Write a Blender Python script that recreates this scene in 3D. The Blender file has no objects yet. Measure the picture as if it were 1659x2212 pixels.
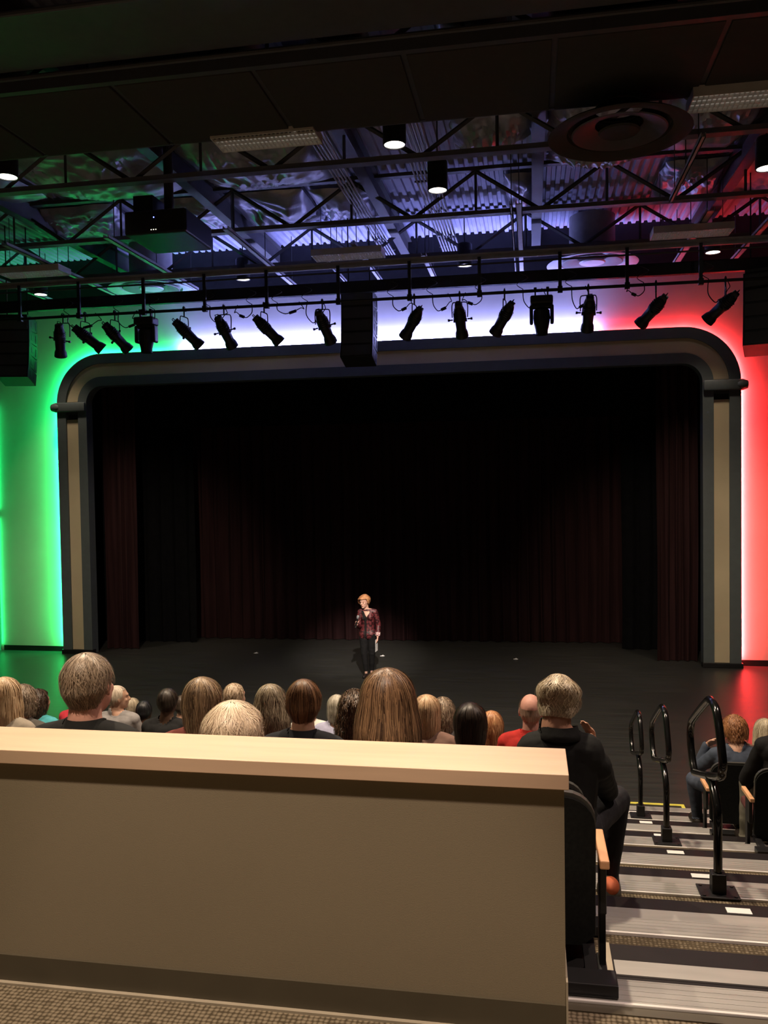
import bpy, bmesh, math, random
import numpy as np
from mathutils import Vector, Matrix, Euler, noise as mnoise
PI = math.pi
C = bpy.context.scene.collection
scene = bpy.context.scene
random.seed(4)

# ------------------------------------------------------------------ camera, exposure, world
FPX, YAW, PITCH, ROLL, EYE = 1796.48, -0.17513, -0.031307, -0.015173, 3.765
cyw, syw = math.cos(YAW), math.sin(YAW)
fwd = Vector((syw*math.cos(PITCH), cyw*math.cos(PITCH), math.sin(PITCH)))
rgt = Vector((cyw, -syw, 0)); upv = rgt.cross(fwd)
cr, sr = math.cos(ROLL), math.sin(ROLL)
RX = rgt*cr + upv*sr; UX = -rgt*sr + upv*cr
cd = bpy.data.cameras.new('camera'); cam = bpy.data.objects.new('camera', cd); C.objects.link(cam)
cam.matrix_world = Matrix(((RX.x, UX.x, -fwd.x, 0), (RX.y, UX.y, -fwd.y, 0), (RX.z, UX.z, -fwd.z, EYE), (0, 0, 0, 1)))
cd.sensor_width = 36; cd.lens = 36*FPX/2212; cd.clip_start = 0.05; cd.clip_end = 100
scene.camera = cam
scene.view_settings.view_transform = 'Standard'; scene.view_settings.look = 'None'
scene.view_settings.exposure = 0.0; scene.view_settings.gamma = 1.0
scene.view_settings.use_curve_mapping = False
scene.cycles.max_bounces = 6; scene.cycles.diffuse_bounces = 4; scene.cycles.glossy_bounces = 3
w = bpy.data.worlds.new('world'); scene.world = w; w.use_nodes = True
w.node_tree.nodes['Background'].inputs[0].default_value = (0.010, 0.009, 0.008, 1)
w.node_tree.nodes['Background'].inputs[1].default_value = 0.15

def pray(x, y): return RX*((x-829.5)/FPX) + UX*(-(y-1106)/FPX) + fwd
def at(x, y, Y):
    d = pray(x, y); return d*(Y/d.y) + Vector((0, 0, EYE))
def atz(x, y, Z):
    d = pray(x, y); return d*((Z-EYE)/d.z) + Vector((0, 0, EYE))

def light(kind, name, loc, energy, color, aim=None, **k):
    l = bpy.data.lights.new(name, kind); l.energy = energy; l.color = color
    for a, b in k.items(): setattr(l, a, b)
    o = bpy.data.objects.new(name, l); C.objects.link(o); o.location = loc
    if aim is not None:
        o.rotation_euler = (Vector(aim)-Vector(loc)).to_track_quat('-Z', 'Y').to_euler()
    return o
WARM = (1.0, 0.80, 0.58)
# house lights over the seating, behind and above the photographer
HOUSE = [(-1.9, 0.75, 8.0, 1120, 0.88), (0.35, 0.65, 8.0, 660, 0.88), (3.4, 5.8, 8.0, 650, 1.9), (-0.5, 6.3, 8.0, 1150, 1.9), (-3.6, 6.2, 8.0, 1250, 1.9), (-7.5, 6.2, 8.0, 800, 1.9)]
for hx, hy, hz, he, hs in HOUSE:
    light('SPOT', 'house_lamp', (hx, hy, hz-0.03), he, WARM if hx < 0 else (1.0, 0.74, 0.62), (hx, hy+(1.0 if hs < 1 else -0.6), 0), spot_size=hs, spot_blend=0.35, shadow_soft_size=0.10)
DOWN = [(-6.91, 10.3), (-1.63, 10.36), (-1.28, 12.07), (3.2, 12.2), (3.37, 16.42), (-1.22, 16.27), (-5.72, 16.30), (-10.38, 16.54)]
for i, (dx_, dy_) in enumerate(DOWN):
    light('SPOT', 'down_lamp', (dx_, dy_, 7.97), (220 if abs(dx_+3) > 5 else 420) if dy_ > 15 else 380, WARM, (dx_, dy_, 0), spot_size=1.15 if dy_ > 15 else 1.7, spot_blend=0.6, shadow_soft_size=0.12)
# profile spots on the catwalk over the seating aimed at the woman on the stage
light('SPOT', 'stage_key', (-0.6, 5.5, 7.7), 8500, (1.0, 0.86, 0.74), (-3.3, 16.0, 1.15), spot_size=0.24, spot_blend=1.0, shadow_soft_size=0.06)
for wx, tx in ((-5.0, -8.9), (0.6, 2.6)):
    light('SPOT', 'stage_wash', (wx, 5.5, 7.7), 2300, WARM, (tx, 17.5, 1.9), spot_size=0.50, spot_blend=1.0, shadow_soft_size=0.08)
# LED tape hidden behind the proscenium frame
GRN, WHT, RED = (0.012, 1.0, 0.20), (0.34, 0.36, 1.0), (1.0, 0.034, 0.040)
LEDW = 34.0
def tape(p0, p1, out, col, power=LEDW, tilt=0.55):
    # p0,p1 ends; out = direction away from the opening; emits outwards and slightly onto the wall
    p0, p1 = Vector(p0), Vector(p1); L = (p1-p0).length
    d = (p1-p0).normalized(); n = (Vector(out)+Vector((0, tilt, 0))).normalized()
    z = -n; x = d; y = z.cross(x)
    l = bpy.data.lights.new('led_tape', 'AREA'); l.shape = 'RECTANGLE'; l.size = L; l.size_y = 0.03
    l.energy = power*L; l.color = col
    o = bpy.data.objects.new('led_tape', l); C.objects.link(o)
    m = Matrix((x, y, z)).transposed().to_4x4(); m.translation = (p0+p1)/2
    o.matrix_world = m
XL, XR, ZT, YF, RC = -10.69, 4.13, 6.86, 17.55, 1.12
WY = 17.82
TY = 17.775
INS = 0.012
tape((XL+INS, TY, 0.15), (XL+INS, TY, ZT-RC), (-1, 0, 0), GRN, LEDW*1.8)
tape((XR-INS, TY, 0.15), (XR-INS, TY, ZT-RC), (1, 0, 0), RED, LEDW*2.4)
for side, xc, col in ((-1, XL+RC, GRN), (1, XR-RC, RED)):
    for k in range(4):
        a0, a1 = k*PI/8, (k+1)*PI/8; r = RC-INS
        q = lambda a: (xc+side*r*math.cos(a), TY, ZT-RC+r*math.sin(a))
        am = (a0+a1)/2
        tape(q(a0), q(a1), (side*math.cos(am), 0, math.sin(am)), col, LEDW*(1.5-0.2*k), 0.8)
XGW, XWR = at(385, 757, YF).x, at(1290, 716, YF).x
tape((XL+RC, TY, ZT-INS), (XGW, TY, ZT-INS), (0, 0, 1), GRN, LEDW*0.5)
tape((XGW, TY, ZT-INS), (XWR, TY, ZT-INS), (0, 0, 1), WHT, LEDW*2.6, 0.5)
tape((XWR, TY, ZT-INS), (XR-RC, TY, ZT-INS), (0, 0, 1), RED, LEDW*0.5)
XFL = at(6, 1390, WY).x
tape((XFL-0.02, TY, 0.15), (XFL-0.02, TY, 5.8), (1, 0, 0), GRN, LEDW*0.05)

# ------------------------------------------------------------------ materials
def mat(name, col, rough=0.6, metal=0.0, var=0.12, scale=8.0, bump=0.0, bscale=60.0, spec=0.5, stretch=None, emit=None):
    m = bpy.data.materials.new(name); m.use_nodes = True
    nt = m.node_tree; b = nt.nodes['Principled BSDF']
    b.inputs['Roughness'].default_value = rough; b.inputs['Metallic'].default_value = metal
    b.inputs['Specular IOR Level'].default_value = spec
    tc = nt.nodes.new('ShaderNodeTexCoord'); mp = nt.nodes.new('ShaderNodeMapping')
    nt.links.new(tc.outputs['Object'], mp.inputs[0])
    if stretch: mp.inputs['Scale'].default_value = stretch
    n = nt.nodes.new('ShaderNodeTexNoise'); n.inputs['Scale'].default_value = scale; n.inputs['Detail'].default_value = 4
    nt.links.new(mp.outputs[0], n.inputs['Vector'])
    r = nt.nodes.new('ShaderNodeValToRGB')
    r.color_ramp.elements[0].position = 0.3; r.color_ramp.elements[1].position = 0.7
    r.color_ramp.elements[0].color = tuple(c*(1-var) for c in col)+(1,)
    r.color_ramp.elements[1].color = tuple(min(1, c*(1+var)) for c in col)+(1,)
    nt.links.new(n.outputs['Fac'], r.inputs[0]); nt.links.new(r.outputs[0], b.inputs['Base Color'])
    if bump:
        n2 = nt.nodes.new('ShaderNodeTexNoise'); n2.inputs['Scale'].default_value = bscale
        nt.links.new(mp.outputs[0], n2.inputs['Vector'])
        bp = nt.nodes.new('ShaderNodeBump'); bp.inputs['Strength'].default_value = bump; bp.inputs['Distance'].default_value = 0.01
        nt.links.new(n2.outputs['Fac'], bp.inputs['Height']); nt.links.new(bp.outputs[0], b.inputs['Normal'])
    if emit:
        b.inputs['Emission Color'].default_value = tuple(emit[0])+(1,); b.inputs['Emission Strength'].default_value = emit[1]
    return m
M = {}
M['wall'] = mat('painted_wall', (0.58, 0.56, 0.50), 0.75, var=0.03, scale=2, bump=0.15, bscale=120)
M['wall_dark'] = mat('dark_wall', (0.02, 0.02, 0.022), 0.85, var=0.2)
M['black'] = mat('black_metal', (0.012, 0.012, 0.013), 0.45, var=0.2, spec=0.35)
M['glossblack'] = mat('gloss_black_steel', (0.006, 0.006, 0.006), 0.16, var=0.1)
M['velour'] = mat('maroon_curtain', (0.030, 0.013, 0.014), 0.95, var=0.25, scale=3, stretch=(3, 3, 0.2), spec=0.1)
M['blackcloth'] = mat('black_drape', (0.006, 0.006, 0.007), 1.0, var=0.2, spec=0.05)
M['trimblue'] = mat('slate_trim', (0.095, 0.115, 0.122), 0.55, var=0.06)
M['cream'] = mat('cream_panel', (0.58, 0.49, 0.33), 0.7, var=0.08, scale=1.3)
M['cap'] = mat('maple_cap', (0.62, 0.435, 0.30), 0.42, var=0.06, scale=5, stretch=(0.4, 5, 5))
M['wood'] = mat('maple_armrest', (0.78, 0.43, 0.22), 0.4, var=0.08, scale=6, stretch=(5, 0.6, 5))
M['part'] = mat('partition_paint', (0.23, 0.19, 0.125), 0.85, var=0.025, scale=3, bump=0.08, bscale=300)
M['kick'] = mat('brown_rubber_base', (0.075, 0.062, 0.04), 0.5, var=0.06)
M['edging'] = mat('pale_edging', (0.36, 0.31, 0.23), 0.6)
M['alu'] = mat('brushed_aluminium', (0.42, 0.41, 0.385), 0.42, metal=0.35, var=0.14, scale=2.5, stretch=(0.8, 5, 5))
M['alu_bright'] = mat('bright_aluminium_edge', (0.9, 0.88, 0.84), 0.3, metal=0.15, var=0.03)
M['riser'] = mat('black_rubber_riser', (0.014, 0.011, 0.012), 0.55, var=0.15, spec=0.2)
M['yellow'] = mat('yellow_tape', (0.75, 0.68, 0.10), 0.6)
M['white'] = mat('white_enamel', (0.62, 0.60, 0.57), 0.5, var=0.05)
M['greymetal'] = mat('grey_galvanised', (0.33, 0.33, 0.35), 0.5, metal=0.2, var=0.1)
M['deck'] = mat('grey_roof_deck', (0.30, 0.31, 0.40), 0.6, var=0.12, scale=3)
M['steel'] = mat('dark_steel', (0.045, 0.045, 0.05), 0.6, var=0.1)
M['chord'] = mat('grey_steel_chord', (0.10, 0.10, 0.11), 0.55, var=0.1)
M['foil'] = mat('insulation_facing', (0.36, 0.36, 0.42), 0.33, metal=0.3, var=0.3, scale=2, bump=0.6, bscale=10)
M['cloud'] = mat('dark_acoustic_panel', (0.030, 0.026, 0.022), 0.95, var=0.08)
M['fabric'] = mat('black_seat_fabric', (0.010, 0.011, 0.010), 0.9, var=0.3, scale=80, spec=0.2)
M['fabric_top'] = mat('charcoal_plastic_shell', (0.045, 0.045, 0.04), 0.5, var=0.1)
M['redseat'] = mat('burgundy_seat_fabric', (0.11, 0.028, 0.026), 0.9, var=0.2, scale=30)
M['orange'] = mat('orange_fabric', (0.55, 0.12, 0.04), 0.7)
M['greyfab'] = mat('grey_fabric', (0.12, 0.11, 0.09), 0.8)
M['paper'] = mat('white_paper', (0.8, 0.8, 0.78), 0.7, var=0.02)
M['troffer_glow'] = mat('troffer_added_glow', (0.8, 0.78, 0.75), 0.5, emit=((1.0, 0.92, 0.82), 0.10))  # faint emission added to unlit troffers, standing in for light reflected off them
M['lamp'] = mat('lit_lamp_face', (0.9, 0.9, 0.9), 0.5, emit=((1.0, 0.93, 0.82), 9.0))
M['led_b'] = mat('blue_pilot_led', (0.1, 0.1, 0.9), 0.5, emit=((0.15, 0.2, 1.0), 6))
M['led_w'] = mat('white_pilot_led', (0.9, 0.9, 0.8), 0.5, emit=((1.0, 0.95, 0.7), 4))
M['led_g'] = mat('green_led_tape', (0.1, 0.9, 0.3), 0.5, emit=((0.05, 1.0, 0.3), 6))
M['led_v'] = mat('white_led_tape', (0.8, 0.8, 0.9), 0.5, emit=((0.7, 0.7, 1.0), 6))
M['led_r'] = mat('red_led_tape', (0.9, 0.1, 0.1), 0.5, emit=((1.0, 0.1, 0.1), 6))
M['eye'] = mat('eye_dark', (0.03, 0.02, 0.02), 0.3)
M['lip'] = mat('lip', (0.5, 0.10, 0.09), 0.5)
M['silver'] = mat('silver_metal', (0.8, 0.8, 0.8), 0.25, metal=1.0)

def carpet_mat():
    m = bpy.data.materials.new('tufted_carpet'); m.use_nodes = True; nt = m.node_tree; b = nt.nodes['Principled BSDF']
    b.inputs['Roughness'].default_value = 0.95; b.inputs['Specular IOR Level'].default_value = 0.1
    tc = nt.nodes.new('ShaderNodeTexCoord'); mp = nt.nodes.new('ShaderNodeMapping')
    mp.inputs['Scale'].default_value = (60, 60, 60)
    nt.links.new(tc.outputs['Object'], mp.inputs[0])
    nz = nt.nodes.new('ShaderNodeTexNoise'); nz.inputs['Scale'].default_value = 0.6
    nt.links.new(mp.outputs[0], nz.inputs['Vector'])
    mx = nt.nodes.new('ShaderNodeVectorMath'); mx.operation = 'MULTIPLY_ADD'
    nt.links.new(nz.outputs['Color'], mx.inputs[0]); mx.inputs[1].default_value = (0.5, 0.5, 0.5); nt.links.new(mp.outputs[0], mx.inputs[2])
    v = nt.nodes.new('ShaderNodeTexVoronoi'); v.inputs['Scale'].default_value = 1.0; v.inputs['Randomness'].default_value = 0.18
    nt.links.new(mx.outputs[0], v.inputs['Vector'])
    r = nt.nodes.new('ShaderNodeValToRGB'); r.color_ramp.elements[0].position = 0.30; r.color_ramp.elements[1].position = 0.62
    r.color_ramp.elements[0].color = (0.25, 0.205, 0.14, 1); r.color_ramp.elements[1].color = (0.075, 0.058, 0.036, 1)
    nt.links.new(v.outputs['Distance'], r.inputs[0]); nt.links.new(r.outputs[0], b.inputs['Base Color'])
    bp = nt.nodes.new('ShaderNodeBump'); bp.invert = True; bp.inputs['Strength'].default_value = 0.8; bp.inputs['Distance'].default_value = 0.006
    nt.links.new(v.outputs['Distance'], bp.inputs['Height']); nt.links.new(bp.outputs[0], b.inputs['Normal'])
    return m
M['carpet'] = carpet_mat()
def floor_mat():
    m = bpy.data.materials.new('black_stage_floor'); m.use_nodes = True; nt = m.node_tree; b = nt.nodes['Principled BSDF']
    tc = nt.nodes.new('ShaderNodeTexCoord'); mp = nt.nodes.new('ShaderNodeMapping'); mp.inputs['Scale'].default_value = (0.35, 6, 1)
    nt.links.new(tc.outputs['Object'], mp.inputs[0])
    n = nt.nodes.new('ShaderNodeTexNoise'); n.inputs['Scale'].default_value = 3; n.inputs['Detail'].default_value = 8
    nt.links.new(mp.outputs[0], n.inputs['Vector'])
    r = nt.nodes.new('ShaderNodeValToRGB'); r.color_ramp.elements[0].position = 0.35; r.color_ramp.elements[1].position = 0.75
    r.color_ramp.elements[0].color = (0.030, 0.031, 0.029, 1); r.color_ramp.elements[1].color = (0.049, 0.050, 0.046, 1)
    nt.links.new(n.outputs['Fac'], r.inputs[0]); nt.links.new(r.outputs[0], b.inputs['Base Color'])
    r2 = nt.nodes.new('ShaderNodeMapRange'); r2.inputs['To Min'].default_value = 0.30; r2.inputs['To Max'].default_value = 0.42
    nt.links.new(n.outputs['Fac'], r2.inputs[0]); nt.links.new(r2.outputs[0], b.inputs['Roughness'])
    return m
M['floor'] = floor_mat()
def pattern_mat(name, a, b_, scale=30, rough=0.6):
    m = bpy.data.materials.new(name); m.use_nodes = True; nt = m.node_tree; b = nt.nodes['Principled BSDF']
    b.inputs['Roughness'].default_value = rough
    tc = nt.nodes.new('ShaderNodeTexCoord'); v = nt.nodes.new('ShaderNodeTexVoronoi'); v.inputs['Scale'].default_value = scale
    nt.links.new(tc.outputs['Object'], v.inputs['Vector'])
    r = nt.nodes.new('ShaderNodeValToRGB'); r.color_ramp.interpolation = 'CONSTANT'
    r.color_ramp.elements[0].color = a+(1,); r.color_ramp.elements[1].color = b_+(1,); r.color_ramp.elements[1].position = 0.55
    nt.links.new(v.outputs['Distance'], r.inputs[0]); nt.links.new(r.outputs[0], b.inputs['Base Color'])
    return m
_cm = {}
def cloth(col, rough=0.85, bump=0.25):
    k = ('cloth',)+tuple(col)
    if k not in _cm: _cm[k] = mat('cloth', col, rough, var=0.15, scale=12, bump=bump, bscale=25, spec=0.25)
    return _cm[k]
def skin(col):
    k = ('skin',)+tuple(col)
    if k not in _cm:
        m = mat('skin', col, 0.5, var=0.07, scale=25, spec=0.35); _cm[k] = m
        b = m.node_tree.nodes['Principled BSDF']; b.inputs['Subsurface Weight'].default_value = 0.0
    return _cm[k]
def hairmat(dark, light_):
    k = ('hair',)+tuple(dark)+tuple(light_)
    if k in _cm: return _cm[k]
    m = bpy.data.materials.new('hair'); m.use_nodes = True; nt = m.node_tree; b = nt.nodes['Principled BSDF']
    b.inputs['Roughness'].default_value = 0.42; b.inputs['Specular IOR Level'].default_value = 0.45
    at_ = nt.nodes.new('ShaderNodeAttribute'); at_.attribute_name = 'strand'
    r = nt.nodes.new('ShaderNodeValToRGB'); r.color_ramp.elements[0].color = tuple(dark)+(1,); r.color_ramp.elements[1].color = tuple(light_)+(1,)
    nt.links.new(at_.outputs['Fac'], r.inputs[0]); nt.links.new(r.outputs[0], b.inputs['Base Color'])
    _cm[k] = m
    return m

# ------------------------------------------------------------------ mesh helpers
def link(name, me, m, parent=None):
    o = bpy.data.objects.new(name, me); C.objects.link(o)
    if m is not None:
        for x in (m if isinstance(m, (list, tuple)) else [m]): me.materials.append(x)
    if parent: o.parent = parent
    return o
def obj(name, bm, m, parent=None, smooth=False):
    bmesh.ops.recalc_face_normals(bm, faces=bm.faces)
    me = bpy.data.meshes.new(name); bm.to_mesh(me); bm.free()
    if smooth:
        me.polygons.foreach_set('use_smooth', [True]*len(me.polygons))
        try: me.set_sharp_from_angle(angle=0.7)
        except Exception: pass
    return link(name, me, m, parent)
def B(): return bmesh.new()
def box(bm, x0, x1, y0, y1, z0, z1, bev=0, mtx=None):
    ret = bmesh.ops.create_cube(bm, size=1)
    vs = ret['verts']
    bmesh.ops.scale(bm, vec=(abs(x1-x0), abs(y1-y0), abs(z1-z0)), verts=vs)
    bmesh.ops.translate(bm, vec=((x0+x1)/2, (y0+y1)/2, (z0+z1)/2), verts=vs)
    if bev:
        es = list({e for v in vs for e in v.link_edges})
        r2 = bmesh.ops.bevel(bm, geom=es, offset=bev, segments=2, affect='EDGES', profile=0.5)
        vs = list({v for f in r2['faces'] for v in f.verts} | {v for v in vs if v.is_valid})
    if mtx: bmesh.ops.transform(bm, matrix=mtx, verts=[v for v in vs if v.is_valid])
    return vs
def tube(bm, pts, r, n=8, closed=False, flat=1.0):
    pts = [Vector(p) for p in pts]; rings = []; N = len(pts); up = None
    for i, p in enumerate(pts):
        if closed: d = (pts[(i+1) % N]-pts[i-1]).normalized()
        else: d = (pts[min(i+1, N-1)]-pts[max(i-1, 0)]).normalized()
        if up is None:
            up = Vector((0, 0, 1)) if abs(d.z) < 0.9 else Vector((1, 0, 0))
        s = d.cross(up).normalized(); up = s.cross(d).normalized()
        rr = r[i] if isinstance(r, (list, tuple)) else r
        rings.append([bm.verts.new(p+s*(math.cos(2*PI*k/n)*rr)+up*(math.sin(2*PI*k/n)*rr*flat)) for k in range(n)])
    for i in range(N if closed else N-1):
        a, b = rings[i], rings[(i+1) % N]
        for k in range(n):
            bm.faces.new((a[k], a[(k+1) % n], b[(k+1) % n], b[k]))
    if not closed:
        bm.faces.new(rings[0][::-1]); bm.faces.new(rings[-1])
def lathe(bm, prof, p=(0, 0, 0), axis=(0, 0, 1), n=24, caps=True):
    q = Vector((0, 0, 1)).rotation_difference(Vector(axis)); p = Vector(p); rings = []
    for r, z in prof:
        rings.append([bm.verts.new(p+q@Vector((r*math.cos(2*PI*k/n), r*math.sin(2*PI*k/n), z))) for k in range(n)])
    for a, b in zip(rings, rings[1:]):
        for k in range(n): bm.faces.new((a[k], a[(k+1) % n], b[(k+1) % n], b[k]))
    if caps:
        if prof[0][0] > 1e-4: bm.faces.new(rings[0][::-1])
        if prof[-1][0] > 1e-4: bm.faces.new(rings[-1])
def smooth_path(pts, seg=8):
    pts = [Vector(p) for p in pts]; out = []
    for i in range(len(pts)-1):
        p0 = pts[max(i-1, 0)]; p1 = pts[i]; p2 = pts[i+1]; p3 = pts[min(i+2, len(pts)-1)]
        for k in range(seg):
            t = k/seg
            out.append(0.5*((2*p1)+(p2-p0)*t+(2*p0-5*p1+4*p2-p3)*t*t+(-p0+3*p1-3*p2+p3)*t**3))
    out.append(pts[-1]); return out
def empty(name, loc=(0, 0, 0), rz=0):
    o = bpy.data.objects.new(name, None); C.objects.link(o); o.location = loc; o.rotation_euler = (0, 0, rz)
    o.empty_display_size = 0.1; return o
def tag(o, label=None, cat=None, group=None, kind=None):
    if label: o['label'] = label
    if cat: o['category'] = cat
    if group: o['group'] = group
    if kind: o['kind'] = kind
    return o
def struct(o, label=None):
    o['kind'] = 'structure'
    if label: o['label'] = label
    return o
KIDS = {}
def copy_tree(o, parent=None):
    c = o.copy(); C.objects.link(c); c.parent = parent
    for ch in [x for x in list(C.objects) if x.parent == o]: copy_tree(ch, c)
    return c

# ================================================================== ROOM SHELL
RX0, RX1, RY0, RZ = -13.6, 9.0, -6.0, 9.05
bm = B(); box(bm, RX0, RX1, RY0, 24.0, -0.2, 0); struct(obj('floor', bm, M['floor']), 'black painted stage floor in front of and inside the proscenium')
def corrugated():
    bm = B(); per, amp = 0.16, 0.045; prof = []
    x = RX0
    while x < RX1:
        prof += [(x, RZ), (x+0.07, RZ), (x+0.085, RZ+amp), (x+0.145, RZ+amp)]; x += per
    vs0 = [bm.verts.new((a, RY0, z)) for a, z in prof]; vs1 = [bm.verts.new((a, WY+0.1, z)) for a, z in prof]
    vs2 = [bm.verts.new((a, RY0, RZ+0.2)) for a in (prof[0][0], prof[-1][0])]; vs3 = [bm.verts.new((a, WY+0.1, RZ+0.2)) for a in (prof[0][0], prof[-1][0])]
    for i in range(len(prof)-1): bm.faces.new((vs0[i], vs0[i+1], vs1[i+1], vs1[i]))
    bm.faces.new((vs2[0], vs2[1], vs3[1], vs3[0]))
    return bm
ceil = struct(obj('ceiling', corrugated(), M['deck']), 'ribbed grey metal roof deck')
# stage wall with opening : built as pieces, upper part black
OX0, OX1, OZ = XL+0.5, XR-0.5, ZT-0.5
bm = B()
box(bm, RX0, OX0, WY, WY+0.25, 0, 7.98); box(bm, OX1, RX1, WY, WY+0.25, 0, 7.98); box(bm, OX0, OX1, WY, WY+0.25, OZ, 7.98)
# fill the corners of the opening
wall = struct(obj('wall_stage', bm, M['wall']), 'pale plaster proscenium wall lit green, white and red')
bm = B(); box(bm, RX0, RX1, WY-0.01, WY+0.25, 7.98, RZ+0.2); obj('upper_wall_band', bm, M['wall_dark'], wall)
for nm, x0, x1 in (('baseboard_left', XFL+0.05, XL+0.02), ('baseboard_right', XR-0.02, RX1)):
    bm = B(); box(bm, x0, x1, WY-0.025, WY-0.001, 0, 0.12); struct(obj(nm, bm, M['black']))
bm = B(); box(bm, RX0-0.2, RX0, RY0, 24, 0, RZ+0.2); struct(obj('wall_left', bm, M['wall_dark']))
bm = B(); box(bm, RX1, RX1+0.2, RY0, 24, 0, RZ+0.2); struct(obj('wall_right', bm, M['wall_dark']))
bm = B(); box(bm, RX0, RX1, RY0-0.2, RY0, 0, RZ+0.2); struct(obj('wall_rear', bm, M['wall_dark']))
bm = B(); box(bm, RX0, RX1, 23.8, 24.0, 0, RZ+0.2); struct(obj('wall_backstage', bm, M['wall_dark']))
bm = B(); box(bm, RX0, RX1, WY+0.25, 24.0, 8.2, 8.4); struct(obj('ceiling_backstage', bm, M['wall_dark']))

# ------------------------------------------------------------------ proscenium frame
def arch_pts(x0, x1, zt, r, z0, n=14):
    pts = [(x0, z0), (x0, zt-r)]
    for k in range(1, n+1):
        a = PI-k*(PI/2)/n; pts.append((x0+r+r*math.cos(a), zt-r+r*math.sin(a)))
    for k in range(0, n+1):
        a = PI/2-k*(PI/2)/n; pts.append((x1-r+r*math.cos(a), zt-r+r*math.sin(a)))
    pts.append((x1, z0)); return pts
def arch_band(d0, d1, y0, y1, z0, name, m, parent, z1=None, side=None):
    a = arch_pts(XL+d0, XR-d0, ZT-d0, RC-d0, z0); b = arch_pts(XL+d1, XR-d1, ZT-d1, RC-d1, z0)
    bm = B(); rows = []
    for (ax, az), (bx, bz) in zip(a, b):
        rows.append([bm.verts.new((ax, y0, az)), bm.verts.new((bx, y0, bz)), bm.verts.new((bx, y1, bz)), bm.verts.new((ax, y1, az))])
    for p, q in zip(rows, rows[1:]):
        for k in range(4): bm.faces.new((p[k], p[(k+1) % 4], q[(k+1) % 4], q[k]))
    bm.faces.new(rows[0]); bm.faces.new(rows[-1][::-1])
    return obj(name, bm, m, parent)
fr = empty('trim_1', (0, 0, 0)); struct(fr, 'proscenium arch frame with slate mouldings and a cream band')
arch_band(0.0, 0.22, YF, YF+0.12, 0.0, 'outer_molding', M['trimblue'], fr)
arch_band(0.22, 0.52, YF+0.05, YF+0.12, ZT-RC+0.02, 'cream_arch_panel', M['cream'], fr)
arch_band(0.52, 0.73, YF, YF+0.27, 0.0, 'inner_molding', M['trimblue'], fr)
arch_band(0.2, 0.55, YF+0.118, YF+0.27, 0.0, 'backing', M['wall_dark'], fr)
ZC = 5.67
for s, xo in ((1, XL), (-1, XR)):
    x0, x1 = sorted((xo+s*0.22, xo+s*0.52))
    bm = B(); box(bm, x0, x1, YF+0.02, YF+0.119, ZC-0.16, ZC+0.12); obj('recess_block', bm, M['steel'], fr)
    bm = B(); box(bm, x0+0.0, x1-0.0, YF+0.05, YF+0.119, 0.1, ZC-0.36+0.08); obj('cream_pilaster_panel', bm, M['cream'], fr)
    bm = B(); y = YF
    box(bm, *sorted((xo-s*0.02, xo+s*0.72)), YF-0.07, YF+0.06, ZC-0.105, ZC+0.105, bev=0.03)
    lathe(bm, [(0.0, -0.12), (0.08, -0.10), (0.115, 0), (0.08, 0.10), (0.0, 0.12)], (xo-s*0.02, YF, ZC), (1, 0, 0), 16)
    obj('collar', bm, M['trimblue'], fr, True)
    bm = B(); box(bm, *sorted((xo-s*0.03, xo+s*0.75)), YF-0.02, YF+0.13, 0.0, 0.10, bev=0.01); obj('plinth', bm, M['black'], fr)
# LED tape bodies
def strip(name, p0, p1, m, label):
    bm = B(); tube(bm, [p0, p1], 0.008, 6); return tag(obj(name, bm, m), label, 'light strip', 'LED strips behind the arch')
strip('light_strip', (XL+0.09, TY, 0.15), (XL+0.09, TY, ZT-RC), M['led_g'], 'green light strip behind the left upright of the arch')
strip('light_strip', (XL+RC, TY, ZT-0.10), (XGW, TY, ZT-0.10), M['led_g'], 'short green light strip behind the top left of the arch')
strip('light_strip', (XGW+0.02, TY, ZT-0.10), (XWR, TY, ZT-0.10), M['led_v'], 'long white light strip behind the top of the arch')
strip('light_strip', (XWR+0.02, TY, ZT-0.10), (XR-RC, TY, ZT-0.10), M['led_r'], 'short red light strip behind the top right of the arch')
strip('light_strip', (XR-0.09, TY, 0.15), (XR-0.09, TY, ZT-RC), M['led_r'], 'red light strip behind the right upright of the arch')
# second pilaster at far left
t2 = empty('trim_2'); struct(t2, 'slate pilaster at the far left with green light on its right side')
bm = B(); box(bm, XFL-0.75, XFL-0.03, YF, YF+0.27, 0, 5.9); obj('pilaster', bm, M['trimblue'], t2)
zcl = at(4, 1110, YF).z
bm = B(); box(bm, XFL-0.80, XFL+0.03, YF-0.05, YF+0.25, zcl-0.11, zcl+0.11, bev=0.02); obj('collar', bm, M['trimblue'], t2)

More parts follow.
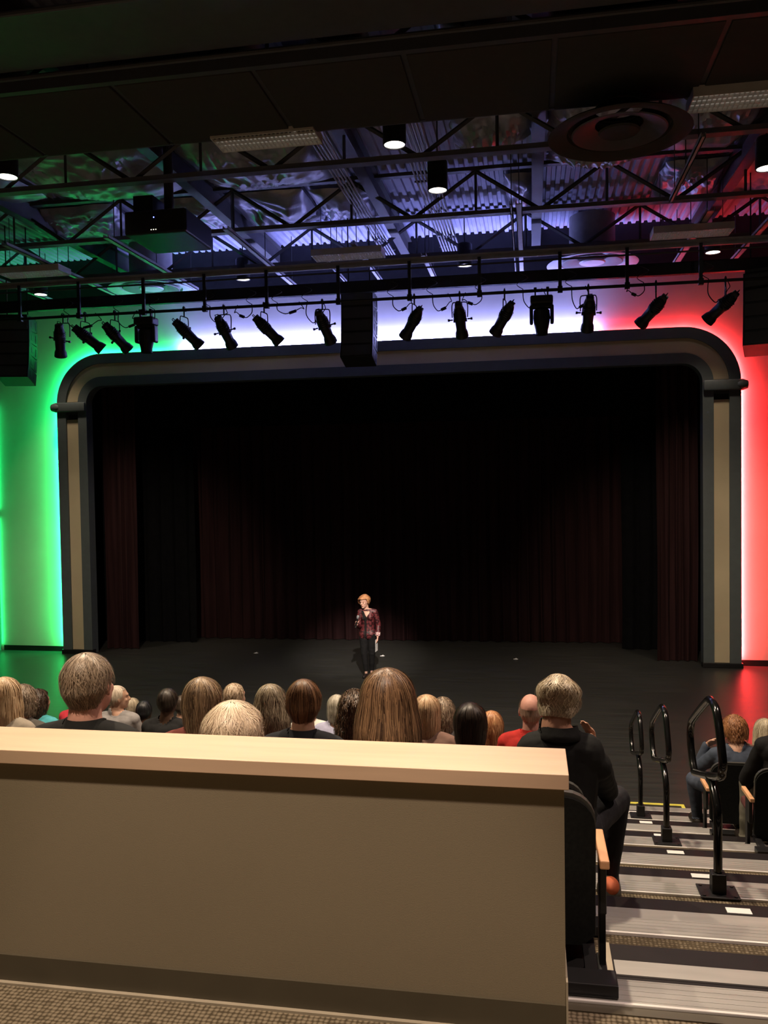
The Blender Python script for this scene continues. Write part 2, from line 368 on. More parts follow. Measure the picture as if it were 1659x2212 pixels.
# ------------------------------------------------------------------ curtains
def curtain(name, x0, x1, y0, y1, z0, z1, m, period, amp, label, cat='curtain', group=None, seed=0, nz=6):
    bm = B(); rnd = random.Random(seed); n = max(8, int(abs(x1-x0)/period*10)); cols = []
    ph = [rnd.uniform(0.75, 1.3) for _ in range(n//10+3)]
    for th in (0, 1):
        for i in range(n+1):
            t = i/n; X = x0+(x1-x0)*t; Yb = y0+(y1-y0)*t; col = []
            for j in range(nz+1):
                z = z0+(z1-z0)*j/nz
                f = 1.0-0.25*j/nz
                a = amp*f*(math.sin(2*PI*(X-x0)/period*1.0+1.3*math.sin((X-x0)*1.7+seed))+0.35*math.sin(2*PI*(X-x0)/period*2.3+seed))
                dx = 0.02*math.sin(z*0.9+i*0.7)*(1-j/nz)
                col.append(bm.verts.new((X+dx, Yb-a+th*0.012, z)))
            cols.append(col)
    N = n+1
    for th in (0, 1):
        for i in range(n):
            a, b = cols[th*N+i], cols[th*N+i+1]
            for j in range(nz): bm.faces.new((a[j], b[j], b[j+1], a[j+1]))
    for i in range(n):
        for j in (0, nz): bm.faces.new((cols[i][j], cols[i+1][j], cols[N+i+1][j], cols[N+i][j]))
    for i in (0, n):
        for j in range(nz): bm.faces.new((cols[i][j], cols[i][j+1], cols[N+i][j+1], cols[N+i][j]))
    o = obj(name, bm, m, None, True); tag(o, label, cat, group); return o
curtain('stage_curtain', -9.93, -9.13, 18.25, 18.25, 0.01, 6.4, M['velour'], 0.19, 0.06, 'narrow maroon pleated curtain gathered inside the left side of the arch', seed=1)
curtain('stage_curtain', 2.58, 3.40, 18.15, 18.15, 0.01, 6.4, M['velour'], 0.19, 0.06, 'narrow maroon pleated curtain gathered inside the right side of the arch', seed=2)
curtain('backdrop_curtain', -8.5, 2.35, 19.75, 20.05, 0.01, 6.6, M['velour'], 0.33, 0.07, 'wide dark maroon pleated curtain across the back of the stage', seed=3)
curtain('masking_drape', -10.6, -8.1, 19.2, 19.2, 0.01, 6.6, M['blackcloth'], 0.4, 0.05, 'black masking drape left of the maroon backdrop curtain', seed=4)
curtain('masking_drape', 2.0, 4.4, 19.3, 19.3, 0.01, 6.6, M['blackcloth'], 0.4, 0.05, 'black masking drape right of the maroon backdrop curtain', seed=5)
curtain('border_drape', -10.4, 3.8, 18.7, 18.7, 5.2, 8.19, M['blackcloth'], 0.4, 0.04, 'black horizontal border drape across the top of the stage opening', seed=6)

# ------------------------------------------------------------------ seating tiers
TYk = lambda k: 2.59+0.9258*k
Zk = lambda k: max(0.0, 2.16-0.27*k)
AX0, AX1 = 0.275, 1.76       # aisle
bm = B(); box(bm, -9, 6.5, RY0, TYk(0), 1.2, Zk(0)); ft = struct(obj('floor_upper', bm, M['carpet']), 'tan tufted carpet on the upper level')
bm = B(); box(bm, -9, 6.5, TYk(0)-0.052, TYk(0)-0.001, Zk(0)-0.1, Zk(0)+0.004); obj('joint_strip', bm, M['kick'], ft)
PLX = [0.896, 0.937, 0.948, 0.956, 0.997, 1.0, 1.0]
for k in range(8):
    y0, y1 = TYk(k), TYk(k)+0.115
    z = Zk(k)
    bm = B(); ys = TYk(k-1)+0.115 if k else TYk(0)-0.002
    box(bm, -9, 6.5, ys, y1-0.02, max(z-0.9, -0.05) if k < 7 else 0.0, z-0.001)
    tr = struct(obj('floor_tier', bm, M['carpet']), 'carpeted seating tier %s' % ('at the top', 'second from the top', 'third from the top', 'fourth from the top', 'fifth from the top', 'sixth from the top', 'second from the bottom', 'at the bottom')[k])
    bm = B(); box(bm, -9, 6.5, y1-0.02, y1, z-0.27, z-0.001); obj('riser', bm, M['riser'], tr)
    bm = B(); box(bm, -9, 6.5, y0, y1+0.012, z-0.035, z+0.004)
    for q in range(5):
        box(bm, -9, 6.5, y0+0.02+q*0.026, y0+0.026+q*0.026, z+0.003, z+0.0048)
    obj('nosing', bm, M['alu'], tr)
    bm = B(); box(bm, -9, 6.5, y0-0.012, y0, z-0.01, z+0.012, bev=0.003); obj('bright_edge', bm, M['alu_bright'], tr)
    # half step in the aisle
    if k < 7:
        hz = z-0.135; h0, h1 = y1+0.012, TYk(k)+0.595
        bm = B(); box(bm, AX0, AX1, h0, h1, z-0.27, hz); st = obj('half_step', bm, M['riser'], tr)
        bm = B(); box(bm, AX0+0.005, AX1, TYk(k)+0.388, TYk(k)+0.478, hz, hz+0.006); obj('step_nosing', bm, M['alu'], st)
        bm = B(); px = PLX[k]; box(bm, px-0.055, px+0.055, TYk(k)+0.505, TYk(k)+0.555, hz, hz+0.004); 
        obj('row_plate', bm, M['paper'], st)
        bm = B(); box(bm, AX0-0.03, AX0-0.001, y1+0.012, h1+0.0, z-0.27, hz+0.004); obj('side_panel', bm, M['edging'], st)
bm = B(); box(bm, AX0+0.05, 1.72, 9.98, 10.03, 0.0, 0.004); box(bm, 1.68, 1.72, 9.25, 9.98, 0.0, 0.004)
tag(obj('floor_tape', bm, M['yellow']), 'yellow tape line on the black floor at the foot of the aisle steps', 'tape')

# ------------------------------------------------------------------ partition
pw = empty('wall_front'); struct(pw, 'low tan partition wall with a maple cap in the foreground')
bm = B(); box(bm, -8.5, 0.086, 2.42, 2.588, 2.16, 2.89); obj('panel', bm, M['part'], pw)
bm = B(); box(bm, -8.5, 0.099, 2.40, 2.643, 2.8885, 2.933, bev=0.002); obj('cap', bm, M['cap'], pw)
bm = B(); box(bm, -8.5, 0.086, 2.412, 2.42, 2.16, 2.253); obj('kickboard', bm, M['kick'], pw)
bm = B(); box(bm, -8.5, 0.092, 2.398, 2.412, 2.16, 2.168); box(bm, 0.0865, 0.092, 2.40, 2.59, 2.16, 2.33); obj('edging', bm, M['edging'], pw)

# ================================================================== HANDRAILS
def make_rail():
    root = empty('handrail')
    lp = [(0.05, 0.96), (0.16, 0.97), (0.26, 0.94), (0.62, 0.755), (0.72, 0.69), (0.755, 0.61), (0.72, 0.52), (0.64, 0.44), (0.56, 0.44), (-0.02, 0.62), (-0.10, 0.68), (-0.115, 0.74), (-0.02, 0.90)]
    # loop in the YZ plane: y along the stairs, z up
    pts = [Vector((0, y, z)) for y, z in lp]; pts2 = []
    n = len(pts)
    for i in range(n):
        p0, p1, p2, p3 = pts[i-1], pts[i], pts[(i+1) % n], pts[(i+2) % n]
        for s in range(4):
            t = s/4; pts2.append(0.5*((2*p1)+(p2-p0)*t+(2*p0-5*p1+4*p2-p3)*t*t+(-p0+3*p1-3*p2+p3)*t**3))
    bm = B(); tube(bm, pts2, 0.0215, 12, closed=True); obj('loop', bm, M['glossblack'], root, True)
    bm = B(); tube(bm, smooth_path([(0, 0, 0.02), (0, 0, 0.25), (0, 0.0, 0.40), (0, 0.04, 0.47), (0, 0.13, 0.53), (0, 0.22, 0.545)], 6), 0.0225, 12); obj('post', bm, M['glossblack'], root, True)
    bm = B(); box(bm, -0.036, 0.036, -0.036, 0.036, 0.008, 0.115, bev=0.006); obj('sleeve', bm, M['black'], root)
    bm = B(); box(bm, -0.098, 0.098, -0.075, 0.075, 0.006, 0.014, bev=0.003)
    for a in (-1, 1):
        for b in (-1, 1): lathe(bm, [(0.009, 0), (0.009, 0.005)], (a*0.078, b*0.055, 0.013), n=8)
    obj('base_plate', bm, M['black'], root)
    return root
r0 = make_rail()
RL = [(0.938, 4.49, 2, 'black looped handrail nearest the camera, standing on the bright tread'), (0.971, 6.385, 4, 'middle one of the three black looped handrails in the aisle'), (1.013, 8.23, 6, 'black looped handrail farthest down the aisle, by the yellow tape')]
for i, (x, y, k, lab) in enumerate(RL):
    r = r0 if i == 0 else copy_tree(r0)
    r.location = (x, y, Zk(k)); tag(r, lab, 'handrail', 'aisle handrails')

# ================================================================== THEATRE SEATS
def box_seat(bm):
    bm.free(); bm = B(); box(bm, -0.24, 0.24, 0.09, 0.52, 0.37, 0.445, bev=0.03); return bm
def make_chair(down=False):
    # origin on the deck, centre of the seat's rear; faces +Y ; width 0.55
    root = empty('theatre_seat')
    # back shell: rounded top corners
    def rounded(bm, w, z0, z1, y0, y1, r, lean):
        pts = [(-w, z0+r*0.4), (-w+r*0.4, z0)]
        pts += [(w-r*0.4, z0), (w, z0+r*0.4)]
        for k in range(7):
            a = k*PI/12; pts.append((w-r+r*math.cos(a), z1-r+r*math.sin(a)))
        for k in range(7):
            a = PI/2+k*PI/12; pts.append((-w+r+r*math.cos(a), z1-r+r*math.sin(a)))
        f = [bm.verts.new((x, y0-lean*(z-z0), z)) for x, z in pts]; b = [bm.verts.new((x, y1-lean*(z-z0), z)) for x, z in pts]
        bm.faces.new(f); bm.faces.new(b[::-1]); n = len(pts)
        for k in range(n): bm.faces.new((f[k], f[(k+1) % n], b[(k+1) % n], b[k]))
    bm = B(); rounded(bm, 0.265, 0.30, 0.845, -0.0, 0.03, 0.10, 0.10); obj('back_shell', bm, M['fabric_top'], root)
    bm = B(); rounded(bm, 0.262, 0.305, 0.83, -0.012, 0.0, 0.10, 0.10); obj('rear_panel', bm, M['fabric'], root)
    bm = B(); rounded(bm, 0.25, 0.33, 0.80, 0.03, 0.075, 0.09, 0.10); obj('backrest', bm, M['redseat'], root)
    bm = B(); vs = box(bm, -0.24, 0.24, 0.10, 0.20, 0.13, 0.56, bev=0.04); obj('seat', bm, M['redseat'], root, True) if not down else obj('seat', box_seat(bm), M['redseat'], root, True)
    bm = B(); box(bm, -0.26, 0.24, 0.0, 0.10, 0.135, 0.20, bev=0.008); obj('beam', bm, M['black'], root)
    bm = B(); box(bm, -0.30, 0.315, -0.255, -0.165, 0.277, 0.318, bev=0.004); obj('mounting_beam', bm, M['black'], root)
    for s in (-1, 1):
        bm = B(); box(bm, s*0.24-0.02, s*0.24+0.02, -0.20, 0.03, 0.285, 0.312); obj('bracket', bm, M['black'], root)
        bm = B()
        box(bm, s*0.290-0.011, s*0.290+0.011, 0.03, 0.09, 0.02, 0.60, bev=0.003)
        box(bm, s*0.288-0.014, s*0.288+0.014, -0.02, 0.22, 0.0, 0.03, bev=0.004)
        box(bm, s*0.288-0.016, s*0.288+0.016, -0.01, 0.11, 0.12, 0.22, bev=0.006)
        box(bm, s*0.288-0.012, s*0.288+0.012, -0.02, 0.05, 0.42, 0.60, bev=0.004)
        po = obj('stanchion', bm, M['black'], root)
        bm = B(); box(bm, s*0.290-0.016, s*0.290+0.016, -0.075, 0.19, 0.598, 0.628, bev=0.005); obj('armrest', bm, M['wood'], po)
    return root
ch0 = make_chair(); ch1 = make_chair(True); used = [False, False]
def place_chair(x, y, k, label, rz=0, occ=1):
    c = (ch0, ch1)[occ] if not used[occ] else copy_tree((ch0, ch1)[occ]); used[occ] = True
    c.location = (x, y, Zk(k)); c.rotation_euler = (0, 0, rz); tag(c, label, 'seat', 'theatre seats on the tiers')
    return c
place_chair(-0.062, 2.86, 1, 'black backed theatre seat with maple armrest just beyond the end of the partition', 0, 0)
place_chair(-0.045, 3.72, 2, 'aisle theatre seat carrying the blond man in the black shirt')
RW = {1: 3.05, 2: 3.97, 3: 4.9, 4: 5.82, 5: 6.75, 6: 7.7, 7: 8.6, 8: 9.55}

# ================================================================== PEOPLE
def ell(bm, c, r, rot=None, n=2):
    ret = bmesh.ops.create_icosphere(bm, subdivisions=n, radius=1)
    m = Matrix.Translation(Vector(c)) @ ((rot or Euler((0, 0, 0))).to_matrix().to_4x4()) @ Matrix.Diagonal((r[0], r[1], r[2], 1))
    bmesh.ops.transform(bm, matrix=m, verts=ret['verts'])
def cone(bm, p0, p1, r0, r1, fx=1.0, fy=1.0, side=None, n=14):
    # tapered capsule; cross-section scaled fx along 'side' direction
    p0, p1 = Vector(p0), Vector(p1); d = (p1-p0); L = d.length; d = d/L if L > 1e-6 else Vector((0, 0, 1))
    s = Vector(side) if side else Vector((1, 0, 0))
    s = (s-d*s.dot(d))
    if s.length < 1e-3: s = Vector((0, 1, 0))-d*d.y
    s.normalize(); t = d.cross(s)
    prof = []
    for k in range(0, 5):
        a = PI/2*(1-k/4); prof.append((-r0*math.sin(a), r0*math.cos(a)))
    for k in range(0, 5):
        a = PI/2*k/4; prof.append((L+r1*math.sin(a), r1*math.cos(a)))
    rings = []
    for z, r in prof:
        r = max(r, 0.0005)
        rings.append([bm.verts.new(p0+d*z+s*(r*fx*math.cos(2*PI*k/n))+t*(r*fy*math.sin(2*PI*k/n))) for k in range(n)])
    for a, b in zip(rings, rings[1:]):
        for k in range(n): bm.faces.new((a[k], a[(k+1) % n], b[(k+1) % n], b[k]))
    bm.faces.new(rings[0][::-1]); bm.faces.new(rings[-1])

class Fig:
    def __init__(s): s.bm = B(); s.bones = []
    def seg(s, lab, p0, p1, r0, r1, fx=1.0, fy=1.0, side=None):
        cone(s.bm, p0, p1, r0, r1, fx, fy, side); s.bones.append((lab, Vector(p0), Vector(p1), (r0*max(fx, fy)+r1*max(fx, fy))/2))
    def head(s, H, width=1.0):
        # H: 4x4 matrix of the head, origin between the ears, +Y face
        bm2 = B()
        ell(bm2, (0, -0.012, 0.025), (0.076*width, 0.096, 0.097), n=3)
        ell(bm2, (0, 0.028, -0.04), (0.058*width, 0.064, 0.078), n=3)
        ell(bm2, (0, 0.066, -0.092), (0.026, 0.022, 0.020))
        ell(bm2, (0, 0.075, 0.030), (0.050, 0.022, 0.016))
        cone(bm2, (0, 0.086, 0.018), (0, 0.108, -0.022), 0.008, 0.013)
        for a in (-1, 1):
            ell(bm2, (a*0.012, 0.098, -0.026), (0.008, 0.009, 0.007))
            ell(bm2, (a*0.034, 0.062, -0.022), (0.024, 0.024, 0.022))
            ell(bm2, (a*0.079*width, -0.006, -0.008), (0.008, 0.020, 0.033), Euler((0.15, 0, a*0.45)))
        ell(bm2, (0, 0.086, -0.052), (0.024, 0.013, 0.008)); ell(bm2, (0, 0.084, -0.062), (0.020, 0.012, 0.008))
        cone(bm2, (0, -0.03, -0.05), (0, -0.04, -0.15), 0.054, 0.056)
        bmesh.ops.transform(bm2, matrix=H, verts=bm2.verts)
        me = bpy.data.meshes.new('t'); bm2.to_mesh(me); bm2.free(); s.bm.from_mesh(me); bpy.data.meshes.remove(me)
        s.bones.append(('head', H@Vector((0, 0.01, -0.05)), H@Vector((0, -0.01, 0.05)), 0.09))
        s.bones.append(('neck', H@Vector((0, -0.03, -0.115)), H@Vector((0, -0.038, -0.15)), 0.055))
    def hand(s, wrist, d, palm, curl=0.6, size=1.0, thumb=1):
        # d: direction of the fingers, palm: direction the palm faces
        w_ = Vector(wrist); d = Vector(d).normalized(); pn = Vector(palm); pn = (pn-d*pn.dot(d)).normalized(); sd = d.cross(pn)*thumb
        pe = w_+d*0.085*size
        s.seg('hand', w_+d*0.015, pe-d*0.01, 0.026*size, 0.030*size, 1.25, 0.55, sd)
        for i, (off, ln) in enumerate(((0.030, 0.070), (0.011, 0.078), (-0.009, 0.073), (-0.028, 0.058))):
            p = pe+sd*off*size-d*0.005; q = d; ax = sd; L = ln*size*0.42; r = 0.0092*size
            for j in range(3):
                q = (Matrix.Rotation(-curl*(0.9 if j else 0.6)*thumb, 3, ax)@q)
                if q.dot(pn) < 0: q = q-pn*2*q.dot(pn)
                p2 = p+q*L; s.seg('hand', p, p2, r, r*0.9); p = p2; L *= 0.72; r *= 0.9
        tb = w_+d*0.03*size+sd*0.026*size; t1 = tb+(d*0.55+sd*0.6+pn*0.35).normalized()*0.042*size; t2 = t1+(d*0.8+pn*0.5+sd*0.05).normalized()*0.034*size
        s.seg('hand', tb, t1, 0.013*size, 0.0115*size); s.seg('hand', t1, t2, 0.011*size, 0.0085*size)

def bake(bm, voxel, smooth_n=6, fac=0.5):
    me = bpy.data.meshes.new('body'); bmesh.ops.recalc_face_normals(bm, faces=bm.faces); bm.to_mesh(me); bm.free()
    o = bpy.data.objects.new('tmp', me); C.objects.link(o)
    r = o.modifiers.new('r', 'REMESH'); r.mode = 'VOXEL'; r.voxel_size = voxel
    s_ = o.modifiers.new('s', 'SMOOTH'); s_.iterations = smooth_n; s_.factor = fac
    dg = bpy.context.evaluated_depsgraph_get(); me2 = bpy.data.meshes.new_from_object(o.evaluated_get(dg))
    bpy.data.objects.remove(o); bpy.data.meshes.remove(me)
    me2.polygons.foreach_set('use_smooth', [True]*len(me2.polygons))
    return me2
def face_labels(me, bones):
    n = len(me.polygons); c = np.zeros(n*3); me.polygons.foreach_get('center', c); c = c.reshape(-1, 3)
    best = np.full(n, 1e9); lab = np.zeros(n, int); names = sorted({b[0] for b in bones})
    for nm, p0, p1, r in bones:
        a = np.array(p0); d = np.array(p1)-a; L2 = max(d@d, 1e-9)
        t = np.clip(((c-a)@d)/L2, 0, 1); dist = np.linalg.norm(c-(a+t[:, None]*d), axis=1)-r
        m_ = dist < best; best[m_] = dist[m_]; lab[m_] = names.index(nm)
    return lab, names
def garment(name, me, lab, names, keep, off, m, parent, fold=0.004, extra=None, zmin=None):
    ids = {names.index(k) for k in keep if k in names}
    bm = B(); bm.from_mesh(me); bm.faces.ensure_lookup_table(); bm.normal_update()
    dele = [f for i, f in enumerate(bm.faces) if (lab[i] not in ids) or (extra and not extra(f.calc_center_median()))]
    bmesh.ops.delete(bm, geom=dele, context='FACES')
    bm.normal_update()
    for v in bm.verts: 
        nz = mnoise.noise(v.co*9)+0.5*mnoise.noise(v.co*23)
        v.co += v.normal*(off+fold*nz)
    me2 = bpy.data.meshes.new(name); bm.to_mesh(me2); bm.free()
    me2.polygons.foreach_set('use_smooth', [True]*len(me2.polygons)); me2.materials.clear()
    o = link(name, me2, m, parent)
    sd = o.modifiers.new('thickness', 'SOLIDIFY'); sd.thickness = 0.004; sd.offset = -1
    return o

# ---- hair
def hair(parent, H, st, m, rnd, n=900, width=0.0025, cur=0.0, wav=0.0):
    """st: dict ax,ay radii; zc; cz; back,side,front lower edge heights; flare; cx crown offset; bald start"""
    ax, ay, zc, cz = st.get('ax', 0.086), st.get('ay', 0.106), st.get('zc', 0.02), st.get('cz', 0.112)
    back, side, front = st['back'], st['side'], st['front']; flare = st.get('flare', 0.0); yb = st.get('yb', -0.012); u_b = st.get('bald', 0.0)
    def zlow(phi):   # phi 0 front, pi back
        c = math.cos(phi)
        if c >= 0.25:
            t = min(1, (c-0.25)/0.4); t = t*t*(3-2*t); return side+(front-side)*t
        t = min(1, (0.25-c)/0.9); t = t*t*(3-2*t); return side+(back-side)*t
    def S(phi, u, zl=None):
        zl = zlow(phi) if zl is None else zl
        if zl < zc: tot = cz*PI/2+(zc-zl)
        else: tot = cz*math.acos(max(-1, min(1, (zl-zc)/cz)))
        s_ = u*tot; q = cz*PI/2
        if s_ < q: th = s_/cz; z = zc+cz*math.cos(th); rho = math.sin(th)
        else:
            dz = s_-q; z = zc-dz; rho = 1+flare*min(dz, 0.12)/0.12-st.get('tuck', 0.0)*max(0, dz-0.03)**1.3*4
        cxo = (1-min(1, s_/q))*st.get('crown', 0.02)
        lift = 1+st.get('puff', 0)*max(0, math.cos((z-zc-0.03)/0.09*1.2))
        if u > 0.05: lift += st.get('lump', 0.05)*mnoise.noise(Vector((math.sin(phi)*2.2, math.cos(phi)*2.2, z*14+sd0)))
        return Vector((ax*rho*lift*math.sin(phi), yb-cxo+ay*rho*lift*math.cos(phi), z))
    sd0 = rnd.uniform(0, 50); V = []; F = []; A = []
    # under-shell
    NP, NU = 40, 16; u0 = max(u_b, st.get('shell0', 0.0))
    for i in range(NU+1):
        u = u0+(1-u0)*i/NU*st.get('shell', 0.97)
        for k in range(NP):
            phi = 2*PI*k/NP; p = S(phi, u); c_ = Vector((0, yb, p.z))
            nz = 0.004*mnoise.noise(Vector((p.x*40, p.y*40, p.z*14)))
            p = c_+(p-c_)*(0.975+nz*4); V.append(p); A.append(0.12+0.25*abs(mnoise.noise(Vector((phi*9, 0, 0)))))
    for i in range(NU):
        for k in range(NP):
            F.append((i*NP+k, i*NP+(k+1) % NP, (i+1)*NP+(k+1) % NP, (i+1)*NP+k))
    if u0 == 0: F.append(tuple(range(NP))[::-1])
    NS = 11
    for i in range(n):
        phi = rnd.uniform(0, 2*PI); us = u_b+rnd.random()**1.2*0.55*(1-u_b); ue = min(1.05, rnd.uniform(0.86, 1.04))
        if rnd.random() < 0.35: us = u_b+(1-u_b)*rnd.uniform(0.3, 0.75)
        seg = st.get('seg', 0)
        if seg: us = u_b+(1-u_b)*(rnd.random()**0.75)*0.86; ue = min(1.04, us+seg*rnd.uniform(0.7, 1.3))
        col = min(1, max(0, 0.5+0.34*rnd.gauss(0, 1)+0.5*mnoise.noise(Vector((math.sin(phi)*3, math.cos(phi)*3, 1.0)))))
        rj = rnd.uniform(0.99, 1.045) if rnd.random() > 0.06 else rnd.uniform(1.05, 1.10); wv = rnd.uniform(0, 6.28); kf = rnd.uniform(0.8, 1.2); swirl = rnd.gauss(0, 0.35 if st.get('seg') else 0.10)
        w2 = width*rnd.uniform(0.6, 1.3); base = len(V)
        for j in range(NS):
            t = j/(NS-1); u = us+(ue-us)*t
            ph = phi+swirl*t+wav*math.sin(u*14*kf+phi*5)*0.10
            p = S(ph, u); c_ = Vector((0, yb, p.z)); r_ = rj+cur*0.6*math.sin(u*38*kf+wv)+wav*0.05*math.sin(u*12+wv*0.3)
            if seg: r_ += 0.055*t*st.get('tous', 1.0)
            p = c_+(p-c_)*r_
            if cur: p.z += cur*0.10*math.cos(u*38*kf+wv); ph += cur*0.4*math.cos(u*38*kf+wv)
            tang = Vector((math.cos(ph), -math.sin(ph), 0)); ww = w2*(1-0.75*t*t)
            V.append(p-tang*ww); V.append(p+tang*ww); A += [col, col]
            if j: F.append((base+2*j-2, base+2*j-1, base+2*j+1, base+2*j))
    me = bpy.data.meshes.new('hair'); me.from_pydata([tuple(H@v) for v in V], [], F)
    a = me.attributes.new('strand', 'FLOAT', 'POINT'); a.data.foreach_set('value', A)
    me.polygons.foreach_set('use_smooth', [True]*len(me.polygons))
    return link('hair', me, m, parent)

SHORT = dict(back=-0.060, side=0.006, front=0.082, ax=0.082, ay=0.103, cz=0.106, zc=0.022, tuck=2.4, shell=0.86)
def style(base, **k): d = dict(base); d.update(k); return d
BOB = dict(back=-0.125, side=-0.10, front=0.075, ax=0.092, ay=0.110, cz=0.112, zc=0.022, flare=0.06, tuck=0.5)
LONG = dict(back=-0.24, side=-0.20, front=0.08, ax=0.094, ay=0.110, cz=0.112, zc=0.022, flare=0.14)

def person(x, y, k, top, label, skin_c, hair_c, st, shirt, trousers=(0.03, 0.03, 0.035), n=900, face=0.0, bow=0.0, lean=0.0, cur=0.0, wav=0.0, hw=0.0025,
           vox=0.013, width=1.0, arms=None, roll=0.0, headscale=1.0, collar=False, sh=1.0, legs=None, spread=0.0, deck=None, droop=0.0, nk=1.0):
    """seated figure facing +Y; top: height of the crown above its tier"""
    root = empty('person', (x, y-0.10, Zk(k) if deck is None else deck)); tag(root, label, 'person', 'seated audience')
    seat = 0.46; d = top-1.28
    ctop = top-0.118*headscale-0.01
    H = Matrix.Translation((0, 0.10, ctop)) @ Euler((-bow, roll, -face)).to_matrix().to_4x4() @ Matrix.Scale(headscale, 4)
    f = Fig()
    nb = H@Vector((0, -0.04, -0.14))        # base of the neck
    zs = nb.z-0.035                        # shoulder line
    hip = Vector((0, 0.02-lean*0.1, seat+0.06))
    ch = Vector((0, nb.y-0.01, zs-0.10)); mid = hip.lerp(ch, 0.5)+Vector((0, -0.02, 0))
    f.seg('pelvis', hip+Vector((-0.07, 0, 0)), hip+Vector((0.07, 0, 0)), 0.115, 0.115, 1, 1)
    f.seg('torso', hip, mid, 0.115, 0.110, 1.35*sh, 1.0, (1, 0, 0))
    f.seg('torso', mid, ch, 0.112, 0.118, 1.38*sh, 0.98, (1, 0, 0))
    f.seg('torso', ch+Vector((-0.10*sh, 0, 0.03)), ch+Vector((0.10*sh, 0, 0.03)), 0.092, 0.092)
    f.seg('neck', H@Vector((0, -0.03, -0.06)), nb, 0.055*nk, 0.060*nk); f.seg('neck', nb, Vector((0, nb.y+0.0, zs)), 0.058*nk, 0.070*nk)
    for s in (-1, 1):
        shd = Vector((s*0.165*sh, nb.y-0.005, zs-0.035-droop))
        f.seg('torso', Vector((s*0.035, nb.y, zs+0.005)), shd, 0.056, 0.058)
        a = (arms or {}).get(s)
        if a: el, wr, hd, pm, cu = Vector(a[0]), Vector(a[1]), a[2], a[3], a[4]
        else: el = Vector((s*(0.225*sh+0.01), nb.y+0.08, zs-0.31)); wr = Vector((s*0.12, 0.34, seat+0.13)); hd = (-s*0.4, 0.9, -0.25); pm = (0, 0, -1); cu = 0.4
        f.seg('upper_arm', shd, el, 0.054, 0.043); f.seg('forearm', el, wr, 0.041, 0.027)
        f.hand(wr, hd, pm, cu, 1.0, s)
        L_ = (legs or {}).get(s)
        kn, an = (Vector(L_[0]), Vector(L_[1])) if L_ else (Vector((s*(0.11+spread), 0.46, seat+0.05)), Vector((s*0.12, 0.46, 0.10)))
        f.seg('thigh', hip+Vector((s*0.085, 0.02, -0.01)), kn, 0.088, 0.060); f.seg('shin', kn, an, 0.057, 0.038)
        ft_ = Vector((an.x+s*0.02, an.y+0.13, 0.045)) if an.z < 0.2 else an+Vector((0.02*s, 0.13, -0.03))
        f.seg('foot', an+Vector((0, -0.02, -0.045)), ft_, 0.045, 0.036, 1.0, 0.9)
    f.head(H, width)
    me = bake(f.bm, vox, 4 if vox > 0.008 else 6)
    lab, names = face_labels(me, f.bones)
    body = link('body', me, skin(skin_c), root)
    ns = nb.z-0.005
    garment('shirt', me, lab, names, ('torso', 'upper_arm', 'forearm', 'pelvis') + (('neck',)), 0.010, shirt if not isinstance(shirt, tuple) else cloth(shirt), root, 0.006,
            extra=lambda c: c.z < nb.z-0.03 or (math.hypot(c.x, c.y-nb.y) > (0.072 if collar else 0.066)*nk and c.z < nb.z+0.05))
    garment('trousers', me, lab, names, ('pelvis', 'thigh', 'shin'), 0.011, cloth(trousers), root, 0.005, extra=lambda c: c.z < seat+0.20)
    garment('shoe', me, lab, names, ('foot',), 0.007, cloth((0.02, 0.015, 0.012), 0.5), root, 0.0, extra=lambda c: c.x < 0)
    garment('shoe', me, lab, names, ('foot',), 0.007, cloth((0.02, 0.015, 0.012), 0.5), root, 0.0, extra=lambda c: c.x >= 0)
    if collar:
        bm = B(); c0 = Vector((0, nb.y-0.006, nb.z+0.014)); N = 28
        prof = [(0.060, -0.03), (0.062, 0.014), (0.065, 0.018), (0.073, -0.012), (0.088, -0.036)]
        rings = []
        for r_, z_ in prof:
            rings.append([bm.verts.new(c0+Vector((nk*r_*1.05*math.sin(2*PI*q/N), nk*r_*math.cos(2*PI*q/N)+0.012*(z_ > 0), z_-0.028*max(0, math.cos(2*PI*q/N)+0.15)))) for q in range(N)])
        for a_, b_ in zip(rings, rings[1:]):
            for q in range(N):
                if q in (0, N-1): continue
                bm.faces.new((a_[q], a_[(q+1) % N], b_[(q+1) % N], b_[q]))
        o = obj('collar', bm, shirt if not isinstance(shirt, tuple) else cloth(shirt), root, True)
        sd = o.modifiers.new('t', 'SOLIDIFY'); sd.thickness = 0.003
    if st: hair(root, H, st, hairmat(*hair_c), random.Random(hash(label) % 9999 if False else sum(map(ord, label))), n, hw, cur, wav)
    return root, H

FAIR, PINK, TAN, DEEP = (0.58, 0.34, 0.24), (0.66, 0.34, 0.27), (0.42, 0.23, 0.15), (0.10, 0.055, 0.035)
def P(px, ytop, k, label, *a, dx=0, **kw):
    p = at(px, ytop, RW[k]+kw.pop('dy', 0.0)); return person(p.x, p.y, k, p.z-Zk(k), label, *a, **kw)

